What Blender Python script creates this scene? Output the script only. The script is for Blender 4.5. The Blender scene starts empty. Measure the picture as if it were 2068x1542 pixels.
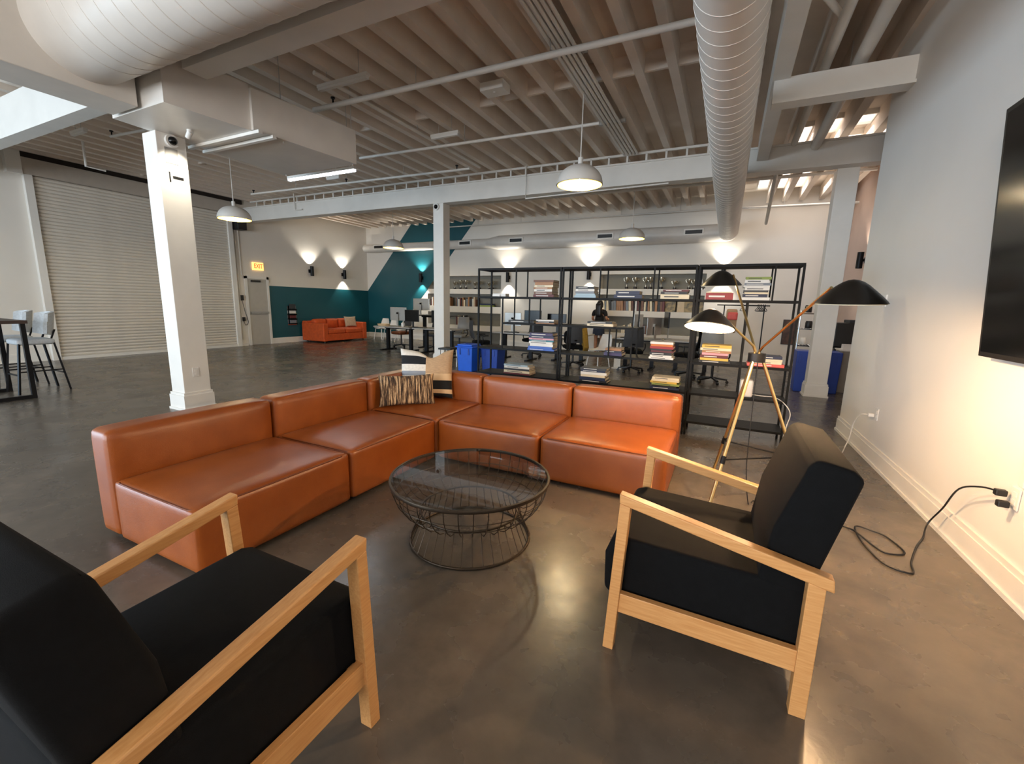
import bpy, bmesh, math, random
from mathutils import Vector, Matrix
random.seed(7)
S = bpy.context.scene
COL = S.collection
PI = math.pi
def lin(h):
    h = h.lstrip('#'); c = [int(h[i:i+2], 16)/255 for i in (0, 2, 4)]
    return tuple((x/12.92 if x <= .04045 else ((x+.055)/1.055)**2.4) for x in c) + (1,)

# ------------------------------------------------------------------ camera
yaw, pit, rol = math.radians(-25.885), math.radians(10.206), math.radians(1.329)
fw = Vector((math.sin(yaw)*math.cos(pit), math.cos(yaw)*math.cos(pit), -math.sin(pit)))
rt = Vector((math.cos(yaw), -math.sin(yaw), 0)); up = rt.cross(fw)
r2 = math.cos(rol)*rt + math.sin(rol)*up; u2 = -math.sin(rol)*rt + math.cos(rol)*up
cd = bpy.data.cameras.new('camera'); cam = bpy.data.objects.new('camera', cd); COL.objects.link(cam)
cd.sensor_fit = 'HORIZONTAL'; cd.sensor_width = 36; cd.lens = 874.53/2068*36; cd.clip_start = .05
m3 = Matrix((r2, u2, -fw)).transposed()
cam.matrix_world = Matrix.Translation((0, 0, 1.5)) @ m3.to_4x4()
S.camera = cam
# ------------------------------------------------------------------ world, daylight, exposure
w = bpy.data.worlds.new('world'); S.world = w; w.use_nodes = True
w.node_tree.nodes['Background'].inputs[0].default_value = (.55, .68, .85, 1)
w.node_tree.nodes['Background'].inputs[1].default_value = .6
vs = S.view_settings
vs.view_transform = 'Standard'; vs.look = 'None'; vs.gamma = 1; vs.use_curve_mapping = False
vs.exposure = 1.68
S.cycles.max_bounces = 8; S.cycles.diffuse_bounces = 5; S.cycles.glossy_bounces = 4
S.cycles.transparent_max_bounces = 12; S.cycles.caustics_reflective = False; S.cycles.caustics_refractive = False
S.cycles.sample_clamp_indirect = 6
def area(name, loc, rot, sx, sy, power, col):
    d = bpy.data.lights.new(name, 'AREA'); d.shape = 'RECTANGLE'; d.size = sx; d.size_y = sy
    d.energy = power; d.color = col[:3]
    o = bpy.data.objects.new(name, d); COL.objects.link(o); o.location = loc; o.rotation_euler = rot
    return o
# daylight entering by the shopfront windows behind the viewer, and by the roof lights beyond the beam
area('window_daylight', (-8.2, -8.35, 1.9), (PI/2+.35, 0, 0), 8.6, 3.2, 270, (.76, .89, 1))
area('window_daylight', (-13.55, -4.6, 1.9), (PI/2+.1, 0, -PI/2), 6.4, 3.2, 170, (.56, .8, 1))
area('window_daylight', (-1.6, -8.35, 1.9), (PI/2+.5, 0, 0), 3.0, 3.2, 190, (1, .92, .84))
area('rooflight_daylight', (1.6, 9.95, 4.5), (0, 0, 0), 1.3, 1.0, 9, (1, .93, .86))
area('rooflight_daylight', (1.5, 13.1, 4.5), (0, 0, 0), 1.8, .9, 8, (1, .95, .88))

# ------------------------------------------------------------------ materials
MATS = {}
def mat(name, hexc, rough=.5, metal=0, var=.08, vscale=8, bump=0, bscale=40, spec=.5, hex2=None, stretch=None, emit=None, estr=0, coat=0, alpha=None, trans=0, detail=4):
    m = bpy.data.materials.new(name); m.use_nodes = True; MATS[name] = m
    nt = m.node_tree; N = nt.nodes; L = nt.links; b = N['Principled BSDF']
    c = lin(hexc)
    b.inputs['Roughness'].default_value = rough; b.inputs['Metallic'].default_value = metal
    b.inputs['Specular IOR Level'].default_value = spec
    b.inputs['Coat Weight'].default_value = coat
    if trans: b.inputs['Transmission Weight'].default_value = trans
    tc = N.new('ShaderNodeTexCoord'); mp = N.new('ShaderNodeMapping'); L.new(tc.outputs['Object'], mp.inputs[0])
    if stretch: mp.inputs['Scale'].default_value = stretch
    nz = N.new('ShaderNodeTexNoise'); nz.inputs['Scale'].default_value = vscale; nz.inputs['Detail'].default_value = detail
    L.new(mp.outputs[0], nz.inputs[0])
    rp = N.new('ShaderNodeValToRGB'); L.new(nz.outputs[0], rp.inputs[0])
    e = rp.color_ramp.elements; e[0].position = .3; e[1].position = .7
    if hex2: e[0].color = lin(hex2); e[1].color = c
    else:
        e[0].color = tuple(max(0, x*(1-var)) for x in c[:3])+(1,); e[1].color = tuple(min(1, x*(1+var)) for x in c[:3])+(1,)
    L.new(rp.outputs[0], b.inputs['Base Color'])
    if bump:
        n2 = N.new('ShaderNodeTexNoise'); n2.inputs['Scale'].default_value = bscale; n2.inputs['Detail'].default_value = 3
        L.new(mp.outputs[0], n2.inputs[0])
        bp = N.new('ShaderNodeBump'); bp.inputs['Strength'].default_value = bump; bp.inputs['Distance'].default_value = .01
        L.new(n2.outputs[0], bp.inputs['Height']); L.new(bp.outputs[0], b.inputs['Normal'])
    if emit:
        b.inputs['Emission Color'].default_value = lin(emit); b.inputs['Emission Strength'].default_value = estr
    return m
mat('wall', 'E4DFD7', .75, var=.025, vscale=1.2, bump=.04, bscale=120)
mat('wall_cool', 'E0DDD8', .7, var=.03, vscale=1.0, bump=.03, bscale=150)
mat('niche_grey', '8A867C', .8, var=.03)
mat('wall_pink', 'C9B3A8', .75, var=.03, vscale=1.5)
mat('white_paint', 'E4E1DB', .5, var=.03, vscale=4)
mat('ceiling_paint', 'EADFD3', .7, var=.1, vscale=2.5, hex2='DDD1C4')
mat('beam_paint', 'DEDBD5', .5, var=.04, vscale=3)
mat('duct_paint', 'D8D3CC', .42, var=.05, vscale=3, metal=.0)
mat('galv', 'B9B7B3', .45, metal=.35, var=.06, vscale=6)
mat('teal', '12525D', .42, var=.05, vscale=2)
mat('shutter', 'DAD3C8', .5, var=.04, vscale=3)
mat('header', 'B8B0A6', .65, var=.04)
mat('dark_gap', '2E2520', .8)
mat('leather', '97501E', .33, var=.1, vscale=5, bump=.12, bscale=220, hex2='864315', spec=.55)
mat('leather_dark', '6E3512', .5, var=.1)
mat('orange_velvet', 'C4501C', .7, var=.14, vscale=9)
mat('wood', 'D4A067', .42, var=.1, hex2='C38B52', vscale=14, stretch=(.6, 9, 9), bump=.03, bscale=60)
mat('black_fabric', '090A0C', .9, var=.2, vscale=30, bump=.15, bscale=500, spec=.18)
mat('black_metal', '15161A', .42, metal=.6, var=.1)
mat('shelf_black', '0C0C0C', .55, metal=0, var=.15, vscale=6, spec=.2)
mat('wire_black', '4A3F34', .42, metal=.8, var=.1)
mat('brass', 'DCC48C', .28, metal=1, var=.06)
mat('shade_black', '1B1815', .35, metal=.2, var=.08)
mat('shade_inner', 'F6E7C8', .6, var=.02)
mat('bulb', 'FFF0D0', .4, emit='FFD08A', estr=30)
mat('pend_white', 'D4D0CA', .45, var=.03)
mat('pend_gold', 'E6C768', .4, metal=.35, var=.12, vscale=20)
mat('bulb_soft', 'FFF4D8', .4, emit='FFE2A0', estr=14)
mat('led', 'F4F8FF', .4, emit='EAF2FF', estr=2.2)
mat('led_off', 'E4E2DE', .45, var=.02)
mat('sky_pane', 'FFFFFF', .4, emit='FFEDE2', estr=.5)
mat('black_plastic', '121214', .45, var=.1)
mat('screen', '08090B', .16, var=.05, spec=.3)
mat('white_plastic', 'E2E0DC', .4, var=.02)
mat('grey_plastic', '8E8C89', .5, var=.04)
mat('silver', 'B8B7B4', .32, metal=.7, var=.04)
mat('chrome', 'D0D0D0', .15, metal=1, var=.02)
mat('bin_blue', '1D5FD6', .4, var=.06)
mat('bin_navy', '173E9A', .45, var=.06)
mat('grey_fabric', 'B9BDC0', .85, var=.1, vscale=40)
mat('grey_mesh', '3A3B3E', .8, var=.1)
mat('desk_top', 'A8A4A0', .35, var=.05)
mat('skin', 'B98465', .55, var=.06)
mat('hair', '140F0D', .45, var=.2, vscale=40)
mat('shirt', '0E0D0F', .85, var=.2)
mat('skirt', '262F42', .85, var=.15)
mat('cabinet_grey', '8C8983', .45, var=.05)
mat('trophy', 'C9C0AC', .25, metal=.9, var=.1)
mat('trophy_dark', '2A2220', .4, var=.1)
mat('mustard', '8F6A1E', .9, var=.2, vscale=30)
mat('sand_fabric', 'B9A48C', .85, var=.12, vscale=30)
mat('pages', 'D9CDB4', .8, var=.08, vscale=60, stretch=(1, 1, 8))
mat('exit_face', 'F6D79A', .4, emit='FFC46A', estr=.45)
mat('exit_red', 'E2481C', .5, emit='FF4A10', estr=.3)
mat('table_brown', '3B2B24', .45, var=.1)
mat('door_paint', 'B6B2AA', .5, var=.03)
mat('scuff', 'B9A893', .8, var=.1)
mat('poster', '2A1F24', .5, hex2='6B4A3A', vscale=6)
mat('photo_print', '20303E', .5, hex2='B8A070', vscale=9)

def floor_mat():
    m = bpy.data.materials.new('concrete'); m.use_nodes = True; MATS['concrete'] = m
    nt = m.node_tree; N = nt.nodes; L = nt.links; b = N['Principled BSDF']
    tc = N.new('ShaderNodeTexCoord')
    def noise(sc, det, rough=.55, dist=0):
        n = N.new('ShaderNodeTexNoise'); n.inputs['Scale'].default_value = sc; n.inputs['Detail'].default_value = det
        n.inputs['Roughness'].default_value = rough; n.inputs['Distortion'].default_value = dist
        L.new(tc.outputs['Object'], n.inputs[0]); return n
    a = noise(.9, 6, .6, .6); r = N.new('ShaderNodeValToRGB'); L.new(a.outputs[0], r.inputs[0])
    e = r.color_ramp.elements; e[0].position = .28; e[0].color = lin('504A43'); e[1].position = .72; e[1].color = lin('70675D')
    f = noise(7, 5, .65); r2_ = N.new('ShaderNodeValToRGB'); L.new(f.outputs[0], r2_.inputs[0])
    e = r2_.color_ramp.elements; e[0].position = .3; e[0].color = (.72, .72, .72, 1); e[1].position = .75; e[1].color = (1.1, 1.08, 1.05, 1)
    mx = N.new('ShaderNodeMix'); mx.data_type = 'RGBA'; mx.blend_type = 'MULTIPLY'; mx.inputs[0].default_value = .8
    L.new(r.outputs[0], mx.inputs[6]); L.new(r2_.outputs[0], mx.inputs[7])
    # chips: sparse dark/light pits
    v = noise(9, 6, .7, .8); rc = N.new('ShaderNodeValToRGB'); L.new(v.outputs[0], rc.inputs[0])
    e = rc.color_ramp.elements; e[0].position = .70; e[0].color = (0, 0, 0, 1); e[1].position = .78; e[1].color = (1, 1, 1, 1)
    m2 = N.new('ShaderNodeMix'); m2.data_type = 'RGBA'; L.new(rc.outputs[0], m2.inputs[0])
    L.new(mx.outputs[2], m2.inputs[6]); m2.inputs[7].default_value = lin('453D36')
    L.new(m2.outputs[2], b.inputs['Base Color'])
    g = noise(2.2, 5); rr = N.new('ShaderNodeMapRange'); L.new(g.outputs[0], rr.inputs[0])
    rr.inputs[1].default_value = .3; rr.inputs[2].default_value = .7; rr.inputs[3].default_value = .2; rr.inputs[4].default_value = .34
    L.new(rr.outputs[0], b.inputs['Roughness'])
    b.inputs['Specular IOR Level'].default_value = .55
    h = noise(5, 6, .6, .4); sub = N.new('ShaderNodeMath'); sub.operation = 'MULTIPLY_ADD'
    L.new(rc.outputs[0], sub.inputs[0]); sub.inputs[1].default_value = -.25; L.new(h.outputs[0], sub.inputs[2])
    bp = N.new('ShaderNodeBump'); bp.inputs['Strength'].default_value = .08; bp.inputs['Distance'].default_value = .02
    L.new(sub.outputs[0], bp.inputs['Height']); L.new(bp.outputs[0], b.inputs['Normal'])
floor_mat()
def glass_mat():
    m = bpy.data.materials.new('table_glass'); m.use_nodes = True; MATS['table_glass'] = m
    nt = m.node_tree; N = nt.nodes; L = nt.links; N.remove(N['Principled BSDF']); out = N['Material Output']
    t = N.new('ShaderNodeBsdfTransparent'); t.inputs[0].default_value = (.8, .82, .82, 1)
    g = N.new('ShaderNodeBsdfGlossy'); g.inputs['Roughness'].default_value = .02; g.inputs[0].default_value = (.95, .97, 1, 1)
    fr = N.new('ShaderNodeFresnel'); fr.inputs[0].default_value = 1.7
    ge = N.new('ShaderNodeNewGeometry'); iv = N.new('ShaderNodeMath'); iv.operation = 'SUBTRACT'; iv.inputs[0].default_value = 1; L.new(ge.outputs['Backfacing'], iv.inputs[1])
    mu = N.new('ShaderNodeMath'); mu.operation = 'MULTIPLY'; L.new(fr.outputs[0], mu.inputs[0]); L.new(iv.outputs[0], mu.inputs[1])
    mx = N.new('ShaderNodeMixShader'); L.new(mu.outputs[0], mx.inputs[0]); L.new(t.outputs[0], mx.inputs[1]); L.new(g.outputs[0], mx.inputs[2])
    L.new(mx.outputs[0], out.inputs[0])
glass_mat()
def stripes_mat():   # lumbar cushion: ragged vertical woven stripes
    m = bpy.data.materials.new('woven_stripe'); m.use_nodes = True; MATS['woven_stripe'] = m
    nt = m.node_tree; N = nt.nodes; L = nt.links; b = N['Principled BSDF']; b.inputs['Roughness'].default_value = .9
    tc = N.new('ShaderNodeTexCoord'); mp = N.new('ShaderNodeMapping'); mp.inputs['Scale'].default_value = (70, 8, 5)
    L.new(tc.outputs['Object'], mp.inputs[0])
    n = N.new('ShaderNodeTexNoise'); n.inputs['Scale'].default_value = 1.0; n.inputs['Detail'].default_value = 5; n.inputs['Roughness'].default_value = .7
    L.new(mp.outputs[0], n.inputs[0]); r = N.new('ShaderNodeValToRGB'); L.new(n.outputs[0], r.inputs[0])
    e = r.color_ramp.elements; e[0].position = .42; e[0].color = lin('241B16'); e[1].position = .60; e[1].color = lin('D2B48C')
    x = r.color_ramp.elements.new(.5); x.color = lin('6B523B')
    L.new(r.outputs[0], b.inputs['Base Color'])
    bp = N.new('ShaderNodeBump'); bp.inputs['Strength'].default_value = .6; bp.inputs['Distance'].default_value = .01
    L.new(n.outputs[0], bp.inputs['Height']); L.new(bp.outputs[0], b.inputs['Normal'])
stripes_mat()
BOOKC = {'tan': 'A5764E', 'brown': '6E4630', 'cream': 'E2D3B4', 'white': 'E4E1DA', 'navy': '1B2544', 'blue': '3F66B8', 'black': '17171A',
         'red': '96222A', 'pink': 'D79AA4', 'purple': '3A3058', 'teal': '2E7480', 'grey': '7C828A', 'green': '8C9A4C', 'yellow': 'D9B24A',
         'orange': 'C8702E', 'maroon': '5E1F22', 'coral': 'DD5E58', 'beige': 'C9B597', 'pale blue': 'A9C0CC', 'charcoal': '35363A'}
for k, v in BOOKC.items(): mat('book_'+k, v, .5, var=.06, vscale=12)

# ------------------------------------------------------------------ mesh helpers
class MB:
    def __init__(s): s.v = []; s.f = []; s.m = []
    def add(s, vs, fs, mi=0):
        o = len(s.v); s.v += [tuple(p) for p in vs]
        for f in fs: s.f.append([i+o for i in f]); s.m.append(mi)
        return s
    def box(s, x0, x1, y0, y1, z0, z1, mi=0):
        if x0 > x1: x0, x1 = x1, x0
        if y0 > y1: y0, y1 = y1, y0
        if z0 > z1: z0, z1 = z1, z0
        return s.add([(x0,y0,z0),(x1,y0,z0),(x1,y1,z0),(x0,y1,z0),(x0,y0,z1),(x1,y0,z1),(x1,y1,z1),(x0,y1,z1)],
              [(0,3,2,1),(4,5,6,7),(0,1,5,4),(1,2,6,5),(2,3,7,6),(3,0,4,7)], mi)
    def obox(s, c, size, M, mi=0):
        hx, hy, hz = (q/2 for q in size); c = Vector(c)
        P = [c + M @ Vector(p) for p in ((-hx,-hy,-hz),(hx,-hy,-hz),(hx,hy,-hz),(-hx,hy,-hz),(-hx,-hy,hz),(hx,-hy,hz),(hx,hy,hz),(-hx,hy,hz))]
        return s.add(P, [(0,3,2,1),(4,5,6,7),(0,1,5,4),(1,2,6,5),(2,3,7,6),(3,0,4,7)], mi)
    def bar(s, p0, p1, wx, wy, mi=0, upv=(0, 0, 1)):
        p0, p1 = Vector(p0), Vector(p1); d = (p1-p0); l = d.length; d.normalize()
        a = d.cross(Vector(upv))
        if a.length < 1e-4: a = d.cross(Vector((1, 0, 0)))
        a.normalize(); b = a.cross(d)
        return s.obox((p0+p1)/2, (wx, wy, l), Matrix((a, b, d)).transposed(), mi)
    def cyl(s, p0, p1, r0, r1=None, n=12, mi=0, cap=True):
        if r1 is None: r1 = r0
        p0, p1 = Vector(p0), Vector(p1); d = (p1-p0).normalized()
        a = d.orthogonal().normalized(); b = d.cross(a)
        vs = []
        for p, r in ((p0, r0), (p1, r1)):
            vs += [p + a*(r*math.cos(2*PI*i/n)) + b*(r*math.sin(2*PI*i/n)) for i in range(n)]
        fs = [(i, (i+1) % n, n+(i+1) % n, n+i) for i in range(n)]
        if cap: fs += [tuple(range(n-1, -1, -1)), tuple(range(n, 2*n))]
        return s.add(vs, fs, mi)
    def tube(s, pts, r, n=8, mi=0, closed=False):
        P = [Vector(p) for p in pts]; k = len(P); vs = []; a = None
        for i, p in enumerate(P):
            if closed: d = P[(i+1) % k]-P[i-1]
            else: d = P[min(i+1, k-1)]-P[max(i-1, 0)]
            d.normalize()
            if a is None: a = d.orthogonal().normalized()
            else:
                a = a - d*a.dot(d); a.normalize()
            b = d.cross(a); rr = r[i] if isinstance(r, (list, tuple)) else r
            vs += [p + a*(rr*math.cos(2*PI*j/n)) + b*(rr*math.sin(2*PI*j/n)) for j in range(n)]
        fs = []
        for i in range(k if closed else k-1):
            i2 = (i+1) % k
            fs += [(i*n+j, i*n+(j+1) % n, i2*n+(j+1) % n, i2*n+j) for j in range(n)]
        if not closed: fs += [tuple(range(n-1, -1, -1)), tuple(range((k-1)*n, k*n))]
        return s.add(vs, fs, mi)
    def ring(s, c, R, r, n=48, m=6, mi=0):
        c = Vector(c); return s.tube([c+Vector((R*math.cos(2*PI*i/n), R*math.sin(2*PI*i/n), 0)) for i in range(n)], r, m, mi, True)
    def lathe(s, prof, n=32, o=(0, 0, 0), mi=0, sx=1, sy=1, M=None, close=False, cap=True):
        vs = []; o = Vector(o)
        for r, z in prof:
            for i in range(n):
                p = Vector((r*sx*math.cos(2*PI*i/n), r*sy*math.sin(2*PI*i/n), z))
                if M: p = M @ p
                vs.append(o+p)
        k = len(prof); fs = []
        for a in range(k-1 if not close else k):
            b = (a+1) % k
            fs += [(a*n+i, a*n+(i+1) % n, b*n+(i+1) % n, b*n+i) for i in range(n)]
        if not close and cap:
            if prof[0][0] > 1e-5: fs.append(tuple(range(n-1, -1, -1)))
            if prof[-1][0] > 1e-5: fs.append(tuple(range((k-1)*n, k*n)))
        return s.add(vs, fs, mi)
    def prism(s, poly, fn, mi=0):   # poly 2d, fn(u,v,t) -> 3d for t in 0,1
        n = len(poly); vs = [fn(u, v, 0) for u, v in poly]+[fn(u, v, 1) for u, v in poly]
        return s.add(vs, [tuple(range(n-1, -1, -1)), tuple(range(n, 2*n))]+[(i, (i+1) % n, n+(i+1) % n, n+i) for i in range(n)], mi)
    def soft(s, x0, x1, y0, y1, z0, z1, r, puff=(0, 0, 0), n=10, mi=0):
        # rounded upholstered block; puff = bulge added on each axis' faces
        hx, hy, hz = (x1-x0)/2, (y1-y0)/2, (z1-z0)/2; c = Vector(((x0+x1)/2, (y0+y1)/2, (z0+z1)/2))
        bm = bmesh.new(); bmesh.ops.create_cube(bm, size=2)
        bmesh.ops.subdivide_edges(bm, edges=bm.edges[:], cuts=n, use_grid_fill=True)
        H = (hx, hy, hz); vs = []
        for v in bm.verts:
            u = v.co.copy()
            q = []
            for k in range(3):   # denser sampling near edges
                t = u[k]; q.append(math.copysign(1-(1-abs(t))**1.35, t))
            p = Vector([q[k]*H[k] for k in range(3)])
            inn = Vector([max(-(H[k]-r), min(H[k]-r, p[k])) for k in range(3)])
            d = p-inn
            if d.length > 1e-9: p = inn + d.normalized()*r
            for k in range(3):
                if puff[k]:
                    o = [j for j in range(3) if j != k]
                    wgt = (1-q[o[0]]**4)*(1-q[o[1]]**4)
                    if abs(q[k]) > .6: p[k] += math.copysign(puff[k]*wgt, q[k])
            vs.append(c+p)
        fs = [tuple(x.index for x in f.verts) for f in bm.faces]
        bm.free(); return s.add(vs, fs, mi)
    def xf(s, M):
        s.v = [tuple(M @ Vector(p)) for p in s.v]; return s
    def build(s, name, mats, parent=None, smooth=None, bevel=0, seg=2):
        me = bpy.data.meshes.new(name); me.from_pydata(s.v, [], s.f)
        if isinstance(mats, str): mats = [mats]
        for m in mats: me.materials.append(MATS[m])
        me.polygons.foreach_set('material_index', s.m)
        if bevel:
            bm = bmesh.new(); bm.from_mesh(me)
            es = [e for e in bm.edges if len(e.link_faces) == 2 and e.calc_face_angle(0) > .6]
            bmesh.ops.bevel(bm, geom=es, offset=bevel, segments=seg, affect='EDGES', profile=.5)
            bm.to_mesh(me); bm.free()
        if smooth is not None:
            me.polygons.foreach_set('use_smooth', [True]*len(me.polygons))
            me.set_sharp_from_angle(angle=math.radians(smooth))
        me.update()
        o = bpy.data.objects.new(name, me); COL.objects.link(o)
        if parent: o.parent = parent
        return o
def tag(o, label, cat=None, group=None, kind=None):
    o['label'] = label
    if cat: o['category'] = cat
    if group: o['group'] = group
    if kind: o['kind'] = kind
    return o
def thing(name, label, cat, loc=(0, 0, 0), rz=0, group=None, kind=None):
    o = bpy.data.objects.new(name, None); COL.objects.link(o); o.location = loc; o.rotation_euler = (0, 0, rz)
    o.empty_display_size = .1
    return tag(o, label, cat, group, kind)
def dup(root, loc, rz=None, label=None):
    def cp(o, par):
        c = o.copy(); COL.objects.link(c)
        if par: c.parent = par
        for ch in list(o.children): cp(ch, c)
        return c
    r = cp(root, None); r.location = loc
    if rz is not None: r.rotation_euler = (0, 0, rz)
    if label: r['label'] = label
    return r
def copy_part(o, parent, loc):
    c = o.copy(); COL.objects.link(c); c.parent = parent; c.location = loc; return c
def point(name, loc, power, col, r=.03, parent=None):
    d = bpy.data.lights.new(name, 'POINT'); d.energy = power; d.color = col[:3]; d.shadow_soft_size = r
    o = bpy.data.objects.new(name, d); COL.objects.link(o); o.location = loc
    if parent: o.parent = parent
    return o
def spot(name, loc, direction, power, col, ang, blend=.4, r=.03, parent=None):
    d = bpy.data.lights.new(name, 'SPOT'); d.energy = power; d.color = col[:3]; d.shadow_soft_size = r
    d.spot_size = math.radians(ang); d.spot_blend = blend
    o = bpy.data.objects.new(name, d); COL.objects.link(o); o.location = loc
    o.rotation_euler = Vector(direction).to_track_quat('-Z', 'Y').to_euler()
    if parent: o.parent = parent
    return o
def struct(o, label, cat): return tag(o, label, cat, kind='structure')
def smoothpath(P, n=6):
    P = [Vector(p) for p in P]; out = []
    for i in range(len(P)-1):
        a, b, c, d = P[max(i-1, 0)], P[i], P[i+1], P[min(i+2, len(P)-1)]
        for k in range(n):
            u = k/n
            out.append(.5*((2*b)+(c-a)*u+(2*a-5*b+4*c-d)*u*u+(3*b-a-3*c+d)*u**3))
    return out+[P[-1]]
ORD = ['first','second','third','fourth','fifth','sixth','seventh','eighth','ninth','tenth','eleventh','twelfth','thirteenth','fourteenth','fifteenth',
       'sixteenth','seventeenth','eighteenth','nineteenth','twentieth']
TENS = {20: 'twenty', 30: 'thirty', 40: 'forty'}
def ordw(i):   # 1-based
    if i <= 20: return ORD[i-1]
    t = i//10*10
    return {30: 'thirtieth', 40: 'fortieth'}[i] if i % 10 == 0 else TENS[t]+'-'+ORD[i % 10-1]

# ================================================================== STRUCTURE
XL, YF, ZC = -13.7, 14.1, 4.66
o = MB().box(XL-.2, 2.8, -8.7, YF+.6, -.1, 0).build('floor', 'concrete'); struct(o, 'dark polished concrete floor with scuffs and chips', 'floor')
# ceiling deck with its joists as parts
ce = MB().box(XL-.2, 2.8, -8.7, YF+.6, ZC, ZC+.1).build('ceiling', 'ceiling_paint'); struct(ce, 'painted ceiling deck over a row of exposed joists', 'ceiling')
jm = MB().box(-.055, .055, -8.5, YF-.02, 4.40, ZC).build('joist', 'ceiling_paint', ce)
x0 = -2.455-.055; xs = [x0+.406*k for k in range(-27, 7)]
jm.location = (xs[0], 0, 0)
for x in xs[1:]: copy_part(jm, ce, (x, 0, 0))
jw = MB().box(-.06, .06, -8.5, YF-.02, 4.34, ZC).build('joist', 'ceiling_paint', ce); jw.location = (.72, 0, 0)
for x in (1.08, 1.45, 1.9, 2.3): copy_part(jw, ce, (x, 0, 0))
bk = MB().box(-.148, .148, -.02, .02, 4.43, ZC).build('blocking', 'ceiling_paint', ce)
first = True
for k in range(len(xs)-1):
    xm = (xs[k]+xs[k+1])/2
    yb = 6.2 if xm > -3.4 else (6.25 if k % 3 == 0 else None)
    if yb is None: continue
    if first: bk.location = (xm, yb, 0); first = False
    else: copy_part(bk, ce, (xm, yb, 0))
for k in range(3, len(xs)-1, 2): copy_part(bk, ce, ((xs[k]+xs[k+1])/2, 11.6, 0))

# left wall
o = MB().box(XL-.2, XL, -1.2, YF+.6, 0, ZC).box(XL-.2, XL, -8.7, -1.2, 0, .3).box(XL-.2, XL, -8.7, -1.2, 3.5, ZC).box(XL-.2, XL, -8.7, -8.0, .3, 3.5).build('wall_left', 'wall'); struct(o, 'long off-white side wall with roller shutter and exit door', 'wall')
MB().box(XL, XL+.004, 9.60, YF, .18, 1.91).build('painted_band', 'teal', o)['label'] = 'dark teal painted lower band'
# far wall with two niche bays
def far_wall():
    m = MB(); nb = MB(); Y0, Y1 = YF, YF+.4
    spans = [(XL, -10.6, None), (-10.6, -7.37, [(2.49, 2.01), (1.83, 1.37), (1.14, .67), (.47, .0)]), (-7.37, -3.78, None),
             (-3.78, -.63, [(2.5, 2.05), (1.87, 1.37), (1.19, .66), (.47, 0)]), (-.63, 2.8, None)]
    for a, b, ni in spans:
        if not ni: m.box(a, b, Y0, Y1+.2, 0, ZC); continue
        m.box(a, b, Y1, Y1+.2, 0, ZC); m.box(a, b, Y0, Y1, ni[0][0], ZC)
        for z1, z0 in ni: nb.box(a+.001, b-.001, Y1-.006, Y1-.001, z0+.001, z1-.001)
        for i in range(len(ni)-1): m.box(a, b, Y0, Y1, ni[i+1][0], ni[i][1])
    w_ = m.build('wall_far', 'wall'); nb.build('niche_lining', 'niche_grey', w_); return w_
wf = far_wall(); struct(wf, 'far off-white wall with recessed display shelves', 'wall')
band = [(XL, .15), (XL, 1.91), (-11.17, 4.66), (-8.27, 4.66), (-10.6, 2.01), (-10.6, 1.98), (-10.98, 1.58), (-12.3, .15)]
MB().prism(band, lambda u, v, t: (u, YF-.004*(1-t), v)).build('painted_band', 'teal', wf)['label'] = 'dark teal diagonal painted stripe'
# right partition wall (slightly off square), return face and stub
def wx(y): return 1.43+(6.7-y)*.0237
m = MB(); m.add([(wx(-8.7), -8.7, 0), (wx(6.7), 6.7, 0), (2.8, 6.7, 0), (2.8, -8.7, 0), (wx(-8.7), -8.7, ZC), (wx(6.7), 6.7, ZC), (2.8, 6.7, ZC), (2.8, -8.7, ZC)],
                [(0,3,2,1),(4,5,6,7),(0,1,5,4),(1,2,6,5),(2,3,7,6),(3,0,4,7)])
wr = m.build('wall_right', 'wall_cool'); struct(wr, 'near white partition wall with the television', 'wall')
o = MB().box(2.6, 2.8, 6.7, YF+.6, 0, ZC).build('wall_side', 'wall_pink'); struct(o, 'pinkish wall seen beyond the partition corner', 'wall')
# back wall behind the viewer: shopfront openings
m = MB(); yb0, yb1 = -8.7, -8.5
m.box(XL, 2.8, yb0, yb1, 0, .3); m.box(XL, 2.8, yb0, yb1, 3.5, ZC)
for a, b in ((XL, -12.5), (-3.9, -3.1), (-.1, 2.8)): m.box(a, b, yb0, yb1, .3, 3.5)
o = m.build('wall_back', 'wall'); struct(o, 'shopfront wall with tall window openings behind the viewer', 'wall')
for i, (a, b, n) in enumerate(((-12.5, -3.9, 6), (-3.1, -.1, 2))):
    t = thing('window_%d' % (i+1), 'tall shopfront window behind the viewer', 'window', (0, 0, 0), kind='structure')
    t['label'] = ['wide', 'narrow'][i]+' shopfront window behind the viewer'
    fm = MB(); fm.box(a, b, -8.65, -8.55, .3, .36); fm.box(a, b, -8.65, -8.55, 3.44, 3.5)
    for k in range(n+1): x = a+(b-a)*k/n; fm.box(x-.03, x+.03, -8.65, -8.55, .3, 3.5)
    fm.build('window_frame', 'black_metal', t)
t = thing('window_3', 'shopfront window in the side wall behind the viewer', 'window', kind='structure')
fm = MB().box(XL-.15, XL-.05, -8.0, -1.2, .3, .36).box(XL-.15, XL-.05, -8.0, -1.2, 3.44, 3.5)
for k in range(5): fm.box(XL-.15, XL-.05, -8.0+6.74*k/4, -7.94+6.74*k/4, .3, 3.5)
fm.build('window_frame', 'black_metal', t)
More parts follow.
